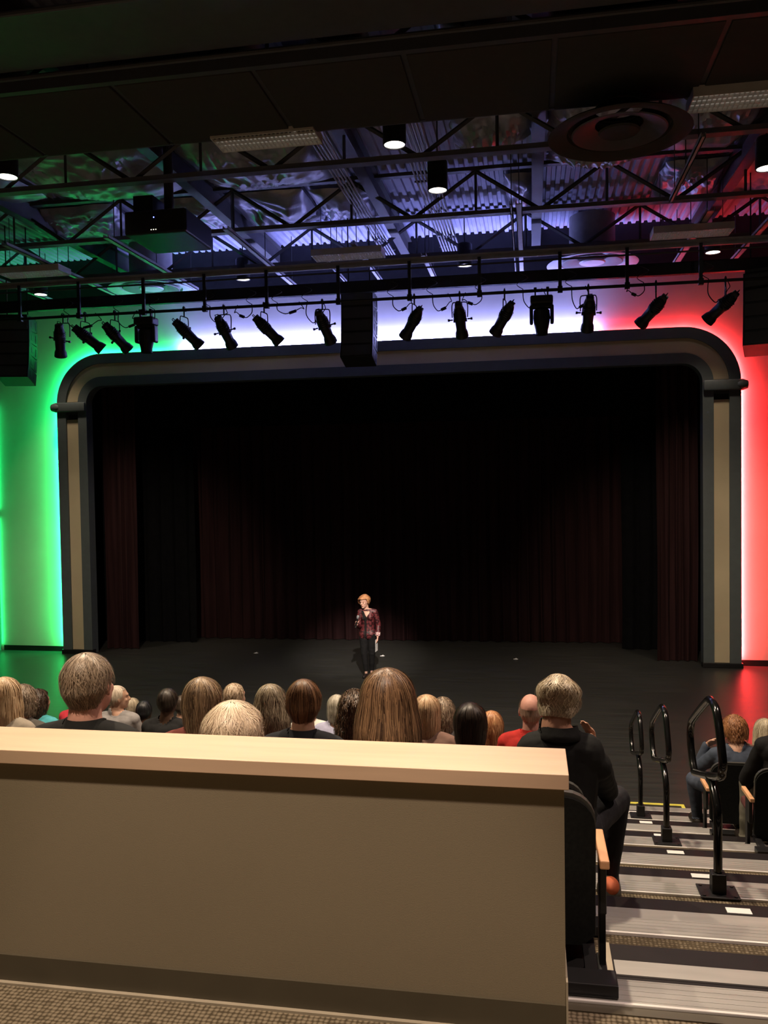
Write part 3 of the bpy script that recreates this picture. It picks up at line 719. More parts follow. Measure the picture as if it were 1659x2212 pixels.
# --- seated audience, left to right
P(12, 1462, 3, 'person with long straight blond hair cut off by the left edge', FAIR, ((0.38, 0.24, 0.13), (0.85, 0.62, 0.40)), style(LONG, back=-0.20), (0.35, 0.30, 0.24), n=1500)
P(52, 1480, 4, 'person with short wavy grey brown hair, just right of the cut off blond head', FAIR, ((0.12, 0.085, 0.06), (0.40, 0.30, 0.22)), style(BOB, back=-0.10), (0.10, 0.09, 0.08), cur=0.10)
P(86, 1490, 6, 'person with curly dark brown hair and a teal top, beside the green reflection', TAN, ((0.018, 0.010, 0.007), (0.10, 0.06, 0.04)), style(BOB, back=-0.16, side=-0.12), (0.08, 0.40, 0.45), cur=0.12, face=0.5)
P(172, 1482, 7, 'person in a bright red top mostly hidden behind the grey haired man in black', FAIR, ((0.05, 0.03, 0.02), (0.15, 0.1, 0.07)), SHORT, (0.55, 0.04, 0.06))
P(193, 1407, 1, 'large man with short thinning grey hair and a black jacket, tallest head at left', PINK, ((0.13, 0.095, 0.07), (0.50, 0.38, 0.28)), style(SHORT, back=-0.085, front=0.092, puff=0.04, seg=0.28, shell0=0.42), (0.012, 0.012, 0.012), n=2600, hw=0.0013, nk=1.12, width=1.06, collar=True, headscale=1.06, vox=0.009, face=0.12, sh=1.1)
P(256, 1480, 6, 'white haired person turned in profile just right of the large man in black', FAIR, ((0.45, 0.36, 0.28), (0.85, 0.72, 0.58)), style(SHORT, back=-0.06, side=0.0), (0.30, 0.28, 0.28), face=1.0, vox=0.009)
P(287, 1506, 8, 'person with wispy pale grey hair far down the tiers, seen beyond the white haired profile', FAIR, ((0.30, 0.24, 0.17), (0.62, 0.52, 0.38)), SHORT, (0.5, 0.48, 0.45))
P(312, 1512, 7, 'person with short black hair and a dark top, between the profile and the brown heads', DEEP, ((0.006, 0.006, 0.007), (0.03, 0.03, 0.035)), style(SHORT, side=-0.02), (0.02, 0.02, 0.025))
P(363, 1485, 5, 'dark haired man in a black coat left of the layered brown hair', DEEP, ((0.012, 0.008, 0.006), (0.06, 0.045, 0.035)), style(SHORT, puff=0.03), (0.015, 0.015, 0.016))
P(395, 1500, 7, 'person in a pale mint shirt hidden behind the layered brown hair', FAIR, ((0.03, 0.02, 0.015), (0.10, 0.07, 0.05)), SHORT, (0.36, 0.50, 0.42))
P(438, 1462, 2, 'woman with layered chin length brown hair streaked blond', FAIR, ((0.07, 0.040, 0.022), (0.55, 0.38, 0.23)), style(BOB, back=-0.15, side=-0.11, puff=0.04), (0.20, 0.05, 0.04), n=2200, hw=0.0018, wav=0.3)
P(508, 1475, 5, 'person with short pale blond hair far down, seen above the white haired man', FAIR, ((0.25, 0.17, 0.10), (0.75, 0.58, 0.42)), style(SHORT, back=-0.07), (0.06, 0.05, 0.05), cur=0.04, face=0.4)
P(505, 1510, 1, 'white haired man low in the nearest row, his crown just above the maple cap', PINK, ((0.42, 0.32, 0.22), (0.88, 0.72, 0.54)), style(SHORT, back=-0.08, puff=0.10, ax=0.088, ay=0.106, seg=0.4, shell0=0.12), (0.25, 0.2, 0.15), n=3400, hw=0.0013, width=1.08, wav=0.8, headscale=1.12, vox=0.009)
P(585, 1477, 3, 'woman with wavy shoulder length ash blond hair', FAIR, ((0.10, 0.075, 0.05), (0.52, 0.42, 0.29)), style(LONG, back=-0.20, side=-0.17, flare=0.30), (0.02, 0.02, 0.02), n=1800, hw=0.0018, wav=1.0)
P(657, 1465, 2, 'woman with smooth brown hair tied in a low ponytail and a dark jacket', FAIR, ((0.045, 0.020, 0.010), (0.34, 0.18, 0.09)), style(SHORT, back=-0.075, side=-0.005, ax=0.083, cz=0.108), (0.02, 0.021, 0.025), n=2200, hw=0.0018, collar=True)
P(672, 1502, 7, 'person in a bright white shirt hidden behind the smooth brown ponytail', FAIR, ((0.3, 0.25, 0.2), (0.6, 0.5, 0.4)), SHORT, (0.80, 0.80, 0.72))
P(728, 1500, 6, 'person with a silver grey bob and lavender top right of the ponytail', FAIR, ((0.25, 0.22, 0.17), (0.62, 0.56, 0.45)), BOB, (0.42, 0.42, 0.58))
P(766, 1493, 3, 'woman with long curly dark brown hair beside the chestnut hair', TAN, ((0.022, 0.012, 0.008), (0.20, 0.12, 0.07)), style(LONG, back=-0.17, side=-0.14, flare=0.2), (0.05, 0.04, 0.05), n=1700, hw=0.0020, cur=0.16)
P(838, 1443, 1, 'woman with long straight chestnut hair, the largest head in the middle', FAIR, ((0.040, 0.020, 0.011), (0.30, 0.175, 0.09)), style(LONG, back=-0.26, side=-0.22, ax=0.098, ay=0.112, flare=0.20), (0.03, 0.025, 0.025), n=4200, hw=0.0014, wav=0.25, headscale=1.03, vox=0.01)
P(922, 1500, 4, 'woman with a straight golden blond bob right of the chestnut hair', FAIR, ((0.36, 0.20, 0.10), (0.88, 0.62, 0.38)), style(BOB, back=-0.15, side=-0.12, ax=0.096), (0.30, 0.18, 0.14), n=1900, hw=0.0018)
P(957, 1507, 5, 'person with wavy grey brown hair behind the golden bob', FAIR, ((0.09, 0.065, 0.045), (0.48, 0.36, 0.25)), style(BOB, back=-0.15, side=-0.13, flare=0.15), (0.10, 0.09, 0.09), n=1300, cur=0.08, wav=0.6)
P(1016, 1517, 3, 'person with thick short black brown hair and a speckled collar', TAN, ((0.009, 0.006, 0.005), (0.055, 0.035, 0.025)), style(BOB, back=-0.13, side=-0.09, puff=0.05), pattern_mat('speckled_cloth', (0.35, 0.32, 0.36), (0.02, 0.02, 0.03), 90), n=1700, hw=0.0018)
P(1062, 1535, 5, 'person with ginger hair, lowest head right of the black haired one', FAIR, ((0.30, 0.09, 0.03), (0.80, 0.45, 0.22)), style(BOB, back=-0.14), (0.25, 0.22, 0.2), wav=0.5)
P(1146, 1497, 4, 'bald man in a red shirt half hidden behind the blond man', PINK, ((0.40, 0.27, 0.2), (0.62, 0.42, 0.32)), style(SHORT, bald=0.62, ax=0.078, ay=0.100), (0.50, 0.03, 0.025), n=500, hw=0.0012, collar=True, vox=0.009, width=0.98)
PB, HB = P(1207, 1458, 2, 'blond man in a black shirt resting his hand against his cheek', (0.62, 0.33, 0.22), ((0.26, 0.18, 0.10), (0.98, 0.84, 0.62)), style(SHORT, back=-0.070, side=-0.016, puff=0.05, ax=0.091, ay=0.106, tuck=1.3, seg=0.45, tous=0.8, lump=0.05), (0.016, 0.017, 0.017), n=3600, hw=0.0020, wav=1.6,
  collar=True, vox=0.007, face=0.22, bow=0.34, nk=1.2, sh=1.06, legs={1: ((0.30, 0.46, 0.50), (0.26, 0.46, 0.10))},
  dy=0.08, droop=0.085,
  arms={1: ((0.235, 0.26, 0.62), (0.168, 0.20, 0.85), (-0.22, 0.0, 1.0), (-0.8, -0.5, 0.0), 0.95)})
# --- right hand block
px_ = at(1585, 1548, 7.7); person(px_.x, 7.7, 6, px_.z-Zk(6), 'person with curly ginger hair in a denim jacket, both hands raised to the neck', FAIR, ((0.13, 0.045, 0.018), (0.48, 0.22, 0.09)), style(BOB, back=-0.09, side=-0.04, puff=0.12), (0.055, 0.07, 0.10), (0.07, 0.085, 0.12), n=1700, hw=0.0022, cur=0.12,
  bow=0.35, face=-0.3, vox=0.008, arms={-1: ((-0.30, 0.14, 0.66), (-0.22, 0.14, 0.87), (0.75, -0.1, 0.45), (0.2, -0.8, -0.5), 0.5), 1: ((0.27, 0.12, 0.70), (0.17, 0.10, 0.85), (-0.6, -0.1, 0.4), (-0.2, -0.8, -0.5), 0.5)},
  legs={-1: ((-0.29, 0.38, 0.47), (-0.24, 0.46, 0.10))})
py_ = at(1650, 1552, 8.6); person(py_.x, 8.6, 7, py_.z-Zk(7), 'person with long pale blond hair and a grey patterned top at the right edge', FAIR, ((0.30, 0.24, 0.15), (0.80, 0.70, 0.50)), style(LONG, back=-0.22, side=-0.20), pattern_mat('grey_print', (0.30, 0.28, 0.27), (0.09, 0.08, 0.08), 40), n=1600, hw=0.002, cur=0.03, face=-0.35)
pz_ = at(1612, 1662, 7.02); X0 = pz_.x+0.20
person(X0, 6.72, 5, 1.27, 'person in black with khaki trousers and brown shoes, cut off by the right edge', FAIR, ((0.03, 0.02, 0.015), (0.10, 0.07, 0.05)), SHORT, (0.010, 0.010, 0.011), (0.16, 0.15, 0.115), vox=0.008, collar=True, bow=0.2,
  arms={-1: ((-0.25, 0.20, 0.62), (-0.17, 0.36, 0.47), (0.15, 0.8, -0.5), (0.4, -0.1, -1), 0.5)}, legs={-1: ((-0.17, 0.46, 0.50), (-0.20, 0.42, 0.10))})
place_chair(px_.x, 7.40, 6, 'theatre seat under the ginger haired person, its maple armrest towards the aisle')
place_chair(py_.x, 8.32, 7, 'theatre seat under the person with long pale blond hair')
place_chair(X0-0.02, 6.46, 5, 'theatre seat under the person in khaki trousers')

# --- the rest of the seats
for o in [q for q in C.objects if q.type == 'EMPTY' and q.get('category') == 'person']:
    if o.location.x < -0.3 and o.location.z < 2.0:
        place_chair(o.location.x, o.location.y-0.16, max(1, min(8, round((2.16-o.location.z)/0.27))), 'occupied theatre seat hidden behind the heads and the partition')
# --- woman on the stage
def performer():
    PX_, PY_ = at(793, 1463, 16.0).x, 16.0
    root = empty('person', (PX_, PY_, 0), PI)
    tag(root, 'woman in a dark red jacket and black trousers standing on the stage with a microphone', 'person')
    f = Fig()
    H = Matrix.Translation((0.028, 0.045, 1.495)) @ Euler((-0.10, 0.06, -0.30)).to_matrix().to_4x4() @ Matrix.Scale(1.04, 4)
    cx = -0.03
    hip = Vector((cx, 0, 0.86)); ws = Vector((cx, 0.0, 1.03)); ch = Vector((cx-0.005, 0.005, 1.22)); nb = H@Vector((0, -0.045, -0.14))
    f.seg('pelvis', hip+Vector((-0.06, 0, 0)), hip+Vector((0.06, 0, 0)), 0.108, 0.108)
    f.seg('torso', hip, ws, 0.100, 0.090, 1.30, 0.95, (1, 0, 0)); f.seg('torso', ws, ch, 0.090, 0.105, 1.25, 0.95, (1, 0, 0))
    for s in (-1, 1): f.seg('torso', (cx+s*0.06, 0.07, 1.19), (cx+s*0.06, 0.06, 1.21), 0.05, 0.05)
    f.seg('torso', (cx-0.07, 0, 1.28), (cx+0.07, 0, 1.28), 0.060, 0.060); f.seg('neck', nb, (cx, 0.0, 1.31), 0.048, 0.062)
    # her right arm (+x) holding the microphone
    sr_ = Vector((cx+0.140, 0, 1.285)); el = Vector((0.145, 0.03, 1.01)); wr = Vector((0.150, 0.215, 1.075))
    f.seg('torso', (cx+0.04, 0, 1.315), sr_, 0.05, 0.052); f.seg('upper_arm', sr_, el, 0.050, 0.040); f.seg('forearm', el, wr, 0.038, 0.025)
    f.hand(wr, (-0.10, 0.55, 0.75), (-0.75, 0.35, -0.3), 1.0, 0.95, 1)
    sl = Vector((cx-0.145, 0, 1.285)); el2 = Vector((-0.238, -0.035, 1.03)); wl = Vector((-0.236, 0.06, 0.815))
    f.seg('torso', (cx-0.04, 0, 1.315), sl, 0.05, 0.052); f.seg('upper_arm', sl, el2, 0.050, 0.040); f.seg('forearm', el2, wl, 0.038, 0.025)
    f.hand(wl, (0.05, 0.25, -1.0), (1, 0.2, 0.1), 0.8, 0.95, 1)
    for s, kn, an in ((1, (0.045, 0.03, 0.47), (0.015, 0.02, 0.09)), (-1, (-0.105, 0.0, 0.47), (-0.085, -0.06, 0.09))):
        hp = hip+Vector((s*0.08, 0, -0.02))
        f.seg('thigh', hp, kn, 0.088, 0.056); f.seg('shin', kn, Vector(an)+Vector((0, 0, 0.07)), 0.052, 0.034); f.seg('ankle', Vector(an)+Vector((0, 0, 0.06)), an, 0.032, 0.03)
        f.seg('foot', Vector(an)+Vector((0, -0.03, -0.04)), Vector(an)+Vector((s*0.02, 0.13, -0.06)), 0.036, 0.028)
    f.head(H, 0.97)
    me = bake(f.bm, 0.0055, 5)
    lab, names = face_labels(me, f.bones)
    link('body', me, skin((0.72, 0.42, 0.32)), root)
    garment('blouse', me, lab, names, ('torso', 'pelvis', 'neck'), 0.007, cloth((0.012, 0.010, 0.010)), root, 0.002, extra=lambda c: c.z < 1.20+abs(c.x-cx)*1.6+(0.1 if c.y < 0 else 0))
    garment('jacket', me, lab, names, ('torso', 'pelvis', 'upper_arm', 'forearm', 'neck'), 0.013, pattern_mat('red_jacquard', (0.13, 0.022, 0.026), (0.028, 0.005, 0.007), 26, 0.5), root, 0.004,
            extra=lambda c: c.z > 0.76 and c.z < 1.345 and not (c.y > 0.02 and c.z < 1.32 and abs(c.x-cx-0.025) < 0.022+max(0, c.z-1.12)*0.32) and not (c.x < -0.2 and c.z < 0.90))
    garment('floral_cuff', me, lab, names, ('forearm',), 0.022, pattern_mat('floral_cuff', (0.75, 0.62, 0.60), (0.35, 0.12, 0.12), 60), root, 0.002, extra=lambda c: c.x < -0.2 and c.z < 0.90 and c.z > 0.835)
    garment('trousers', me, lab, names, ('pelvis', 'thigh', 'shin'), 0.013, cloth((0.008, 0.0075, 0.008)), root, 0.006, extra=lambda c: c.z < 0.90)
    for s in (-1, 1): garment('shoe', me, lab, names, ('foot',), 0.005, cloth((0.02, 0.015, 0.015), 0.4), root, 0.0, extra=lambda c: (c.x+0.035)*s > 0)
    hair(root, H, style(SHORT, back=-0.085, side=-0.025, front=0.075, ax=0.090, ay=0.112, cz=0.118, puff=0.22, crown=0.03, seg=0.5, tous=0.8), hairmat((0.28, 0.09, 0.03), (0.78, 0.42, 0.20)), random.Random(3), 1500, 0.0022, 0.0, 0.9)
    for s in (-1, 1):
        bm = B(); ell(bm, H@Vector((s*0.030, 0.0865, -0.004)), (0.0125, 0.006, 0.006)); obj('eye', bm, M['eye'], root, True)
        bm = B(); tube(bm, [H@Vector((s*0.014, 0.096, 0.016)), H@Vector((s*0.030, 0.095, 0.021)), H@Vector((s*0.047, 0.082, 0.015))], 0.0022, 6); obj('eyebrow', bm, mat('brow', (0.18, 0.08, 0.04), 0.8), root)
    bm = B(); tube(bm, [H@Vector((-0.022, 0.089, -0.054)), H@Vector((-0.010, 0.0985, -0.059)), H@Vector((0.010, 0.0985, -0.059)), H@Vector((0.022, 0.089, -0.054))], [0.002, 0.0042, 0.0042, 0.002], 6); obj('lips', bm, M['lip'], root)
    bm = B(); nk = Vector((cx+0.012, 0.0, 1.31)); tube(bm, [nk+Vector((0.07*math.sin(a), 0.075*math.cos(a)+0.01, -0.05*math.cos(a))) for a in [2*PI*i/24 for i in range(24)]], 0.0035, 6, True); obj('necklace', bm, M['silver'], root)
    R_ = lambda v: Matrix.Translation((PX_, PY_, 0))@Matrix.Rotation(PI, 4, 'Z')@Vector(v)
    # microphone
    m0, m1 = R_((0.160, 0.262, 1.035)), R_((0.088, 0.330, 1.275)); d = (m1-m0).normalized(); mr = empty('microphone'); tag(mr, 'black handheld microphone in the right hand of the woman on stage', 'microphone')
    L = (m1-m0).length
    bm = B(); lathe(bm, [(0.0, 0), (0.013, 0.004), (0.014, 0.03), (0.017, L*0.6), (0.018, L*0.72)], m0, d, 14); obj('microphone_body', bm, M['black'], mr, True)
    bm = B(); lathe(bm, [(0.018, L*0.72), (0.025, L*0.80), (0.026, L*0.88), (0.019, L*0.96), (0.0, L)], m0, d, 14); obj('grille', bm, M['greymetal'], mr, True)
    bm = B(); lathe(bm, [(0.0, -0.010), (0.013, -0.006), (0.015, 0.004), (0.015, 0.022)], m0, d, 14); obj('battery_cap', bm, M['silver'], mr, True)
    # folded papers
    bm = B(); a = R_((-0.215, 0.085, 0.73)); 
    for q in range(3):
        mt = Matrix.Translation(a+Vector((0, -0.004*q, 0)))@Euler((0.1, -0.16, 1.25+0.06*q)).to_matrix().to_4x4()
        box(bm, -0.05, 0.05, -0.0006, 0.0006, -0.21, 0.04, mtx=mt)
    tag(obj('folded_paper', bm, M['paper']), 'folded white papers held low in the left hand of the woman on stage', 'paper')
performer()
# small white marks on the stage floor
for (x, y), lab in (((553, 1411), 'small white marker on the stage floor left of the woman'), ((826, 1417), 'small white marker on the stage floor just behind the woman'), ((1114, 1424), 'small white marker on the stage floor right of the woman')):
    p = atz(x, y, 0); bm = B()
    box(bm, p.x-0.05, p.x+0.05, p.y-0.03, p.y+0.03, 0.0, 0.004); v = [bm.verts.new(c) for c in ((p.x-0.03, p.y, 0.004), (p.x+0.035, p.y, 0.004), (p.x+0.012, p.y, 0.026), (p.x-0.03, p.y+0.02, 0.004), (p.x+0.035, p.y+0.02, 0.004), (p.x+0.012, p.y+0.02, 0.026))]
    for q in ((0, 1, 2), (3, 5, 4), (0, 3, 4, 1), (1, 4, 5, 2), (2, 5, 3, 0)): bm.faces.new([v[i] for i in q])
    tag(obj('floor_marker', bm, M['paper']), lab, 'marker', 'white floor markers')
# orange and grey bag on the step
p = at(1315, 1925, 4.33); bg = empty('round_bag', (p.x, 4.33, Zk(2))); tag(bg, 'small rounded grey and orange bag on the floor beside the maple armrest', 'bag')
bm = B(); ell(bm, (0, 0, 0.062), (0.062, 0.075, 0.062), n=3)
obj('bag_body', bm, M['greyfab'], bg, True)
bm = B(); ell(bm, (0.008, -0.012, 0.085), (0.045, 0.066, 0.043), n=3); obj('orange_panel', bm, M['orange'], bg, True)

# ================================================================== CEILING
# trusses running across the hall
def truss(Y, label, z0=8.2, z1=8.93, x0=-12.5, x1=8.5, pitch=2.1, off=0.0):
    r = empty('roof_truss'); tag(r, label, 'truss', 'roof trusses')
    bm = B(); box(bm, x0, x1, Y-0.075, Y+0.075, z0-0.0, z0+0.012); box(bm, x0, x1, Y-0.07, Y-0.058, z0, z0+0.07); box(bm, x0, x1, Y+0.058, Y+0.07, z0, z0+0.07); obj('bottom_chord', bm, M['chord'], r)
    bm = B(); box(bm, x0, x1, Y-0.06, Y+0.06, z1, z1+0.06); obj('top_chord', bm, M['steel'], r)
    x = x0+off; i = 0
    while x+pitch <= x1+0.01:
        bm = B(); tube(bm, [(x, Y, z0+0.03), (x+pitch/2, Y, z1)], 0.033, 4); obj('web_diagonal', bm, M['steel'], r)
        bm = B(); tube(bm, [(x+pitch/2, Y, z1), (x+pitch, Y, z0+0.03)], 0.033, 4); obj('web_diagonal', bm, M['steel'], r)
        bm = B(); tube(bm, [(x+pitch/2, Y, z0+0.03), (x+pitch/2, Y, z1)], 0.022, 4); obj('web_upright', bm, M['steel'], r)
        x += pitch; i += 1
truss(11.4, 'roof truss nearest the camera below the foil insulation', off=0.55)
truss(13.95, 'middle roof truss, level with the projector', off=0.1)
truss(16.25, 'roof truss farthest back, above the stage wall', off=0.9)
truss(8.75, 'roof truss above the dark acoustic panels', off=0.3)
# purlins running towards the stage
PUR = [(-10.6, 13.0, 17.4, 8.03, .10), (-8.95, 13.2, 17.3, 8.03, .10), (-7.05, 13.2, 17.1, 8.03, .10), (-4.92, 13.2, 17.4, 8.03, .10), (-3.78, 15.6, 17.2, 8.03, .05), (-3.05, 14.5, 17.3, 8.03, .08), (-1.93, 15.5, 17.45, 8.03, .10),
       (-0.26, 13.0, 17.4, 8.03, .04), (-0.14, 13.0, 17.4, 8.03, .10), (2.15, 11.0, 13.4, 8.03, .06), (2.85, 14.0, 17.4, 8.03, .12), (3.92, 14.5, 17.4, 8.03, .10), (5.6, 11.5, 17.4, 8.03, .1)]
for i, (x, y0, y1, z, wd) in enumerate(PUR):
    pr = empty('roof_rail', (x, y0, z)); bm = B(); L = y1-y0
    box(bm, -wd/2, wd/2, 0, L, 0, 0.012); box(bm, -wd/2, -wd/2+0.012, 0, L, 0, 0.06); box(bm, wd/2-0.012, wd/2, 0, L, 0, 0.06)
    obj('channel', bm, M['greymetal'], pr)
    for q, yy in enumerate((0.3, L/2, L-0.3)):
        bm = B(); tube(bm, [(0, yy, 0.04), (0, yy, RZ-z)], 0.008, 6); obj('hanger_rod', bm, M['steel'], pr)
    w_ = ['first', 'second', 'third', 'fourth', 'fifth', 'sixth', 'seventh', 'eighth', 'ninth', 'tenth', 'eleventh', 'twelfth', 'thirteenth'][i]
    tag(pr, 'grey channel under the roof running towards the stage, %s from the left' % w_, 'channel', 'roof channels')
# beams along y near roof
for i, x in enumerate((-8.9, -5.4, -2.55, 0.15, 3.3, 6.2)):
    bm = B(); box(bm, x-0.09, x+0.09, 8.0, WY-0.02, 8.62, 8.64); box(bm, x-0.012, x+0.012, 8.0, WY-0.02, 8.64, 8.98); box(bm, x-0.09, x+0.09, 8.0, WY-0.02, 8.97, 8.99)
    struct(obj('ceiling_joist', bm, M['steel']), 'dark steel joist under the roof deck')
# conduits
def conduit(x0, n, y0, y1, z, label):
    r = empty('conduit_bundle'); tag(r, label, 'conduit', 'electrical conduits')
    for i in range(n):
        bm = B(); tube(bm, [(x0+i*0.055, y0, z), (x0+i*0.055, y1, z)], 0.016, 8); obj('conduit', bm, M['greymetal'], r)
    for yy in (y0+0.8, (y0+y1)/2, y1-0.6):
        bm = B(); box(bm, x0-0.05, x0+n*0.055, yy-0.02, yy+0.02, z+0.016, z+0.04); obj('conduit_strut', bm, M['steel'], r)
conduit(-1.72, 7, 9.0, 17.5, 8.55, 'bundle of seven grey conduits running to the stage, right of the centre downlight')
conduit(-2.95, 5, 9.0, 17.5, 8.55, 'bundle of five grey conduits running to the stage, left of the centre downlight')
# insulation
def batt(x0, x1, y0, y1, sag, seed):
    bm = B(); nx, ny = max(10, int((x1-x0)*24)), max(10, int((y1-y0)*24)); vs = []; rnd = random.Random(seed)
    gath = [(rnd.uniform(x0, x1), rnd.choice((y0, y1))) for _ in range(4)]
    for top in (0, 1):
        g = []
        for i in range(nx+1):
            row = []
            for j in range(ny+1):
                u, v = i/nx, j/ny; X = x0+(x1-x0)*u; Y = y0+(y1-y0)*v
                e = min(1, 4*min(u, 1-u))**0.5*(math.sin(PI*v))**0.5
                z = 8.97-sag*e*(0.75+0.5*mnoise.noise(Vector((X*1.1, Y*1.3, seed))))
                wr_ = 0.0
                for gx, gy in gath:
                    dx, dy = X-gx, Y-gy; rr = math.hypot(dx, dy)+0.05; wr_ += 0.042*math.sin(math.atan2(dy, dx)*(26+seed%5)+seed)*min(1, rr*2)*math.exp(-rr*1.1)
                z += (wr_+0.03*mnoise.noise(Vector((X*5, Y*5, seed))))*e
                if top: z = 9.02
                edge = 0.05*mnoise.noise(Vector((X*3, Y*3, 7.0+seed)))
                row.append(bm.verts.new((X+edge, Y+edge, z)))
            g.append(row)
        vs.append(g)
    a, b = vs
    for i in range(nx):
        for j in range(ny):
            bm.faces.new((a[i][j], a[i+1][j], a[i+1][j+1], a[i][j+1])); bm.faces.new((b[i][j], b[i][j+1], b[i+1][j+1], b[i+1][j]))
    o = obj('insulation_batt', bm, M['foil'], ceil, True)
for i, q in enumerate([(-8.0, -5.5, 9.4, 11.2, .35), (-5.3, -3.1, 9.4, 11.2, .4), (-2.4, -1.9, 9.6, 11.2, .3), (-1.0, -0.2, 9.4, 11.2, .35), (0.3, 1.7, 9.6, 11.2, .35), (1.8, 3.1, 9.6, 11.2, .35), (3.4, 6.0, 9.5, 11.2, .35),
        (-11, -8.4, 11.6, 13.7, .35), (-8.1, -5.6, 11.6, 13.7, .4), (-5.3, -3.2, 11.6, 13.8, .38), (-1.1, 0.05, 11.7, 12.8, .35), (0.3, 1.9, 11.6, 12.6, .38), (0.3, 1.9, 12.7, 13.8, .34), (2.0, 3.2, 11.6, 13.6, .4), (3.4, 6.1, 11.6, 13.7, .4),
        (-9.5, -7.5, 14.2, 16.0, .35), (-6.6, -5.5, 14.2, 16.0, .3), (-5.3, -3.9, 14.2, 15.9, .36), (-3.8, -2.7, 14.3, 15.9, .34), (-0.4, 0.1, 14.3, 16.0, .34), (2.2, 3.2, 14.3, 16.0, .35), (3.4, 6.0, 14.3, 16.0, .35)]):
    batt(*q, seed=i)
# acoustic cloud
xs = [-11.2, -9.7, -8.15, -6.0, -4.3, -2.75, -1.2, 0.27, 1.85, 3.4, 5.0]
cl = empty('ceiling_cloud', (0, 8.25, 8.0)); struct(cl, 'long dark acoustic ceiling panel hung across the hall')
for a, b in zip(xs, xs[1:]):
    bm = B(); box(bm, a+0.03, b-0.03, 0.0, 1.52, 0.0, 0.05, bev=0.008); obj('cloud_panel', bm, M['cloud'], cl)
    bm = B(); box(bm, a-0.03, a+0.03, -0.05, 1.60, 0.03, 0.12); obj('cloud_frame', bm, M['steel'], cl)
bm = B(); box(bm, -11.2, 5, 1.53, 1.58, 0.02, 0.12); box(bm, -11.2, 5, -0.1, -0.02, 0.0, 0.15); obj('cloud_frame', bm, M['steel'], cl)
# catwalk above the camera
cw = empty('catwalk', (0, 6.9, 8.02)); struct(cw, 'dark steel catwalk above the seating')
bm = B(); box(bm, -12, 8, 0, 0.9, 0, 0.05); obj('catwalk_deck', bm, M['steel'], cw)
for yy, zz in ((0, 0.9), (0, 0.5), (0.9, 0.9), (0.9, 0.5), (0.95, -0.04), (-0.1, -0.04)):
    bm = B(); tube(bm, [(-12, yy, zz), (8, yy, zz)], 0.025, 8); obj('catwalk_rail', bm, M['steel'], cw)
# ---- downlights
def make_down():
    r = empty('downlight')
    bm = B(); lathe(bm, [(0.0, 0.42), (0.13, 0.42), (0.145, 0.40), (0.145, 0.0), (0.128, 0.0), (0.128, 0.012)], n=28, caps=False); obj('can', bm, M['black'], r, True)
    bm = B(); lathe(bm, [(0.128, 0.012), (0.0, 0.012)], n=28, caps=False); obj('lens', bm, M['lamp'], r)
    bm = B(); tube(bm, [(0, 0, 0.42), (0, 0, 1.06)], 0.012, 6); obj('stem', bm, M['steel'], r)
    return r
d0 = make_down()
DL = ['glowing round downlight at the far left edge, in front of the trusses', 'largest glowing round downlight, centre, nearest the dark ceiling panels', 'glowing round downlight in the centre between the first two trusses', 'glowing round downlight cut by the right edge',
      'glowing round downlight below the red lit troffer', 'glowing round downlight over the stage wall, right of the middle troffer', 'glowing round downlight over the stage wall, left of the middle troffer', 'glowing round downlight at the left below the green lit troffer']
for i, (x, y) in enumerate(DOWN):
    d = d0 if i == 0 else copy_tree(d0); d.location = (x, y, 8.0); tag(d, DL[i], 'downlight', 'round downlights')
for i, (x, y, z, e, hs) in enumerate(HOUSE):
    d = copy_tree(d0); d.location = (x, y, z); tag(d, 'round downlight over the seating above and behind the photographer', 'downlight', 'downlights over the upper seating')
# ---- troffers
def make_troffer():
    r = empty('hanging_troffer')
    bm = B(); L, W = 0.64, 0.22
    box(bm, -L, L, -W, -W+0.012, 0, 0.10); box(bm, -L, L, W-0.012, W, 0, 0.10); box(bm, -L, -L+0.012, -W, W, 0, 0.10); box(bm, L-0.012, L, -W, W, 0, 0.10); box(bm, -L, L, -W, W, 0.10, 0.115)
    obj('housing', bm, M['white'], r)
    bm = B()
    for i in range(1, 24): box(bm, -L+0.012+i*0.0525, -L+0.016+i*0.0525, -W+0.012, W-0.012, 0.004, 0.035)
    for j in range(1, 4): box(bm, -L, L, -W+j*0.11-0.002, -W+j*0.11+0.002, 0.004, 0.035)
    obj('louver', bm, M['white'], r)
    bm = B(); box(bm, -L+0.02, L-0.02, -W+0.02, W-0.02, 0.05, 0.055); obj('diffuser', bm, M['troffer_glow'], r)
    for s in (-1, 1):
        bm = B(); tube(bm, [(s*0.5, 0, 0.1), (s*0.5, 0, 1.1)], 0.006, 6); obj('hanger_rod', bm, M['steel'], r)
    return r
t0 = make_troffer()
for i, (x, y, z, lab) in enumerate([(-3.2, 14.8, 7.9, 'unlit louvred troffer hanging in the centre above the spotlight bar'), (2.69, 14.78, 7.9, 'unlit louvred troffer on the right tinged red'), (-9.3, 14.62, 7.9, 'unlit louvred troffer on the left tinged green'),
        (-3.12, 9.85, 7.97, 'unlit troffer with an added warm glow, half hidden behind the dark ceiling panels'), (2.4, 9.75, 7.9, 'unlit troffer with an added warm glow at the upper right edge')]):
    t = t0 if i == 0 else copy_tree(t0); t.location = (x, y, z); tag(t, lab, 'troffer', 'hanging troffers')
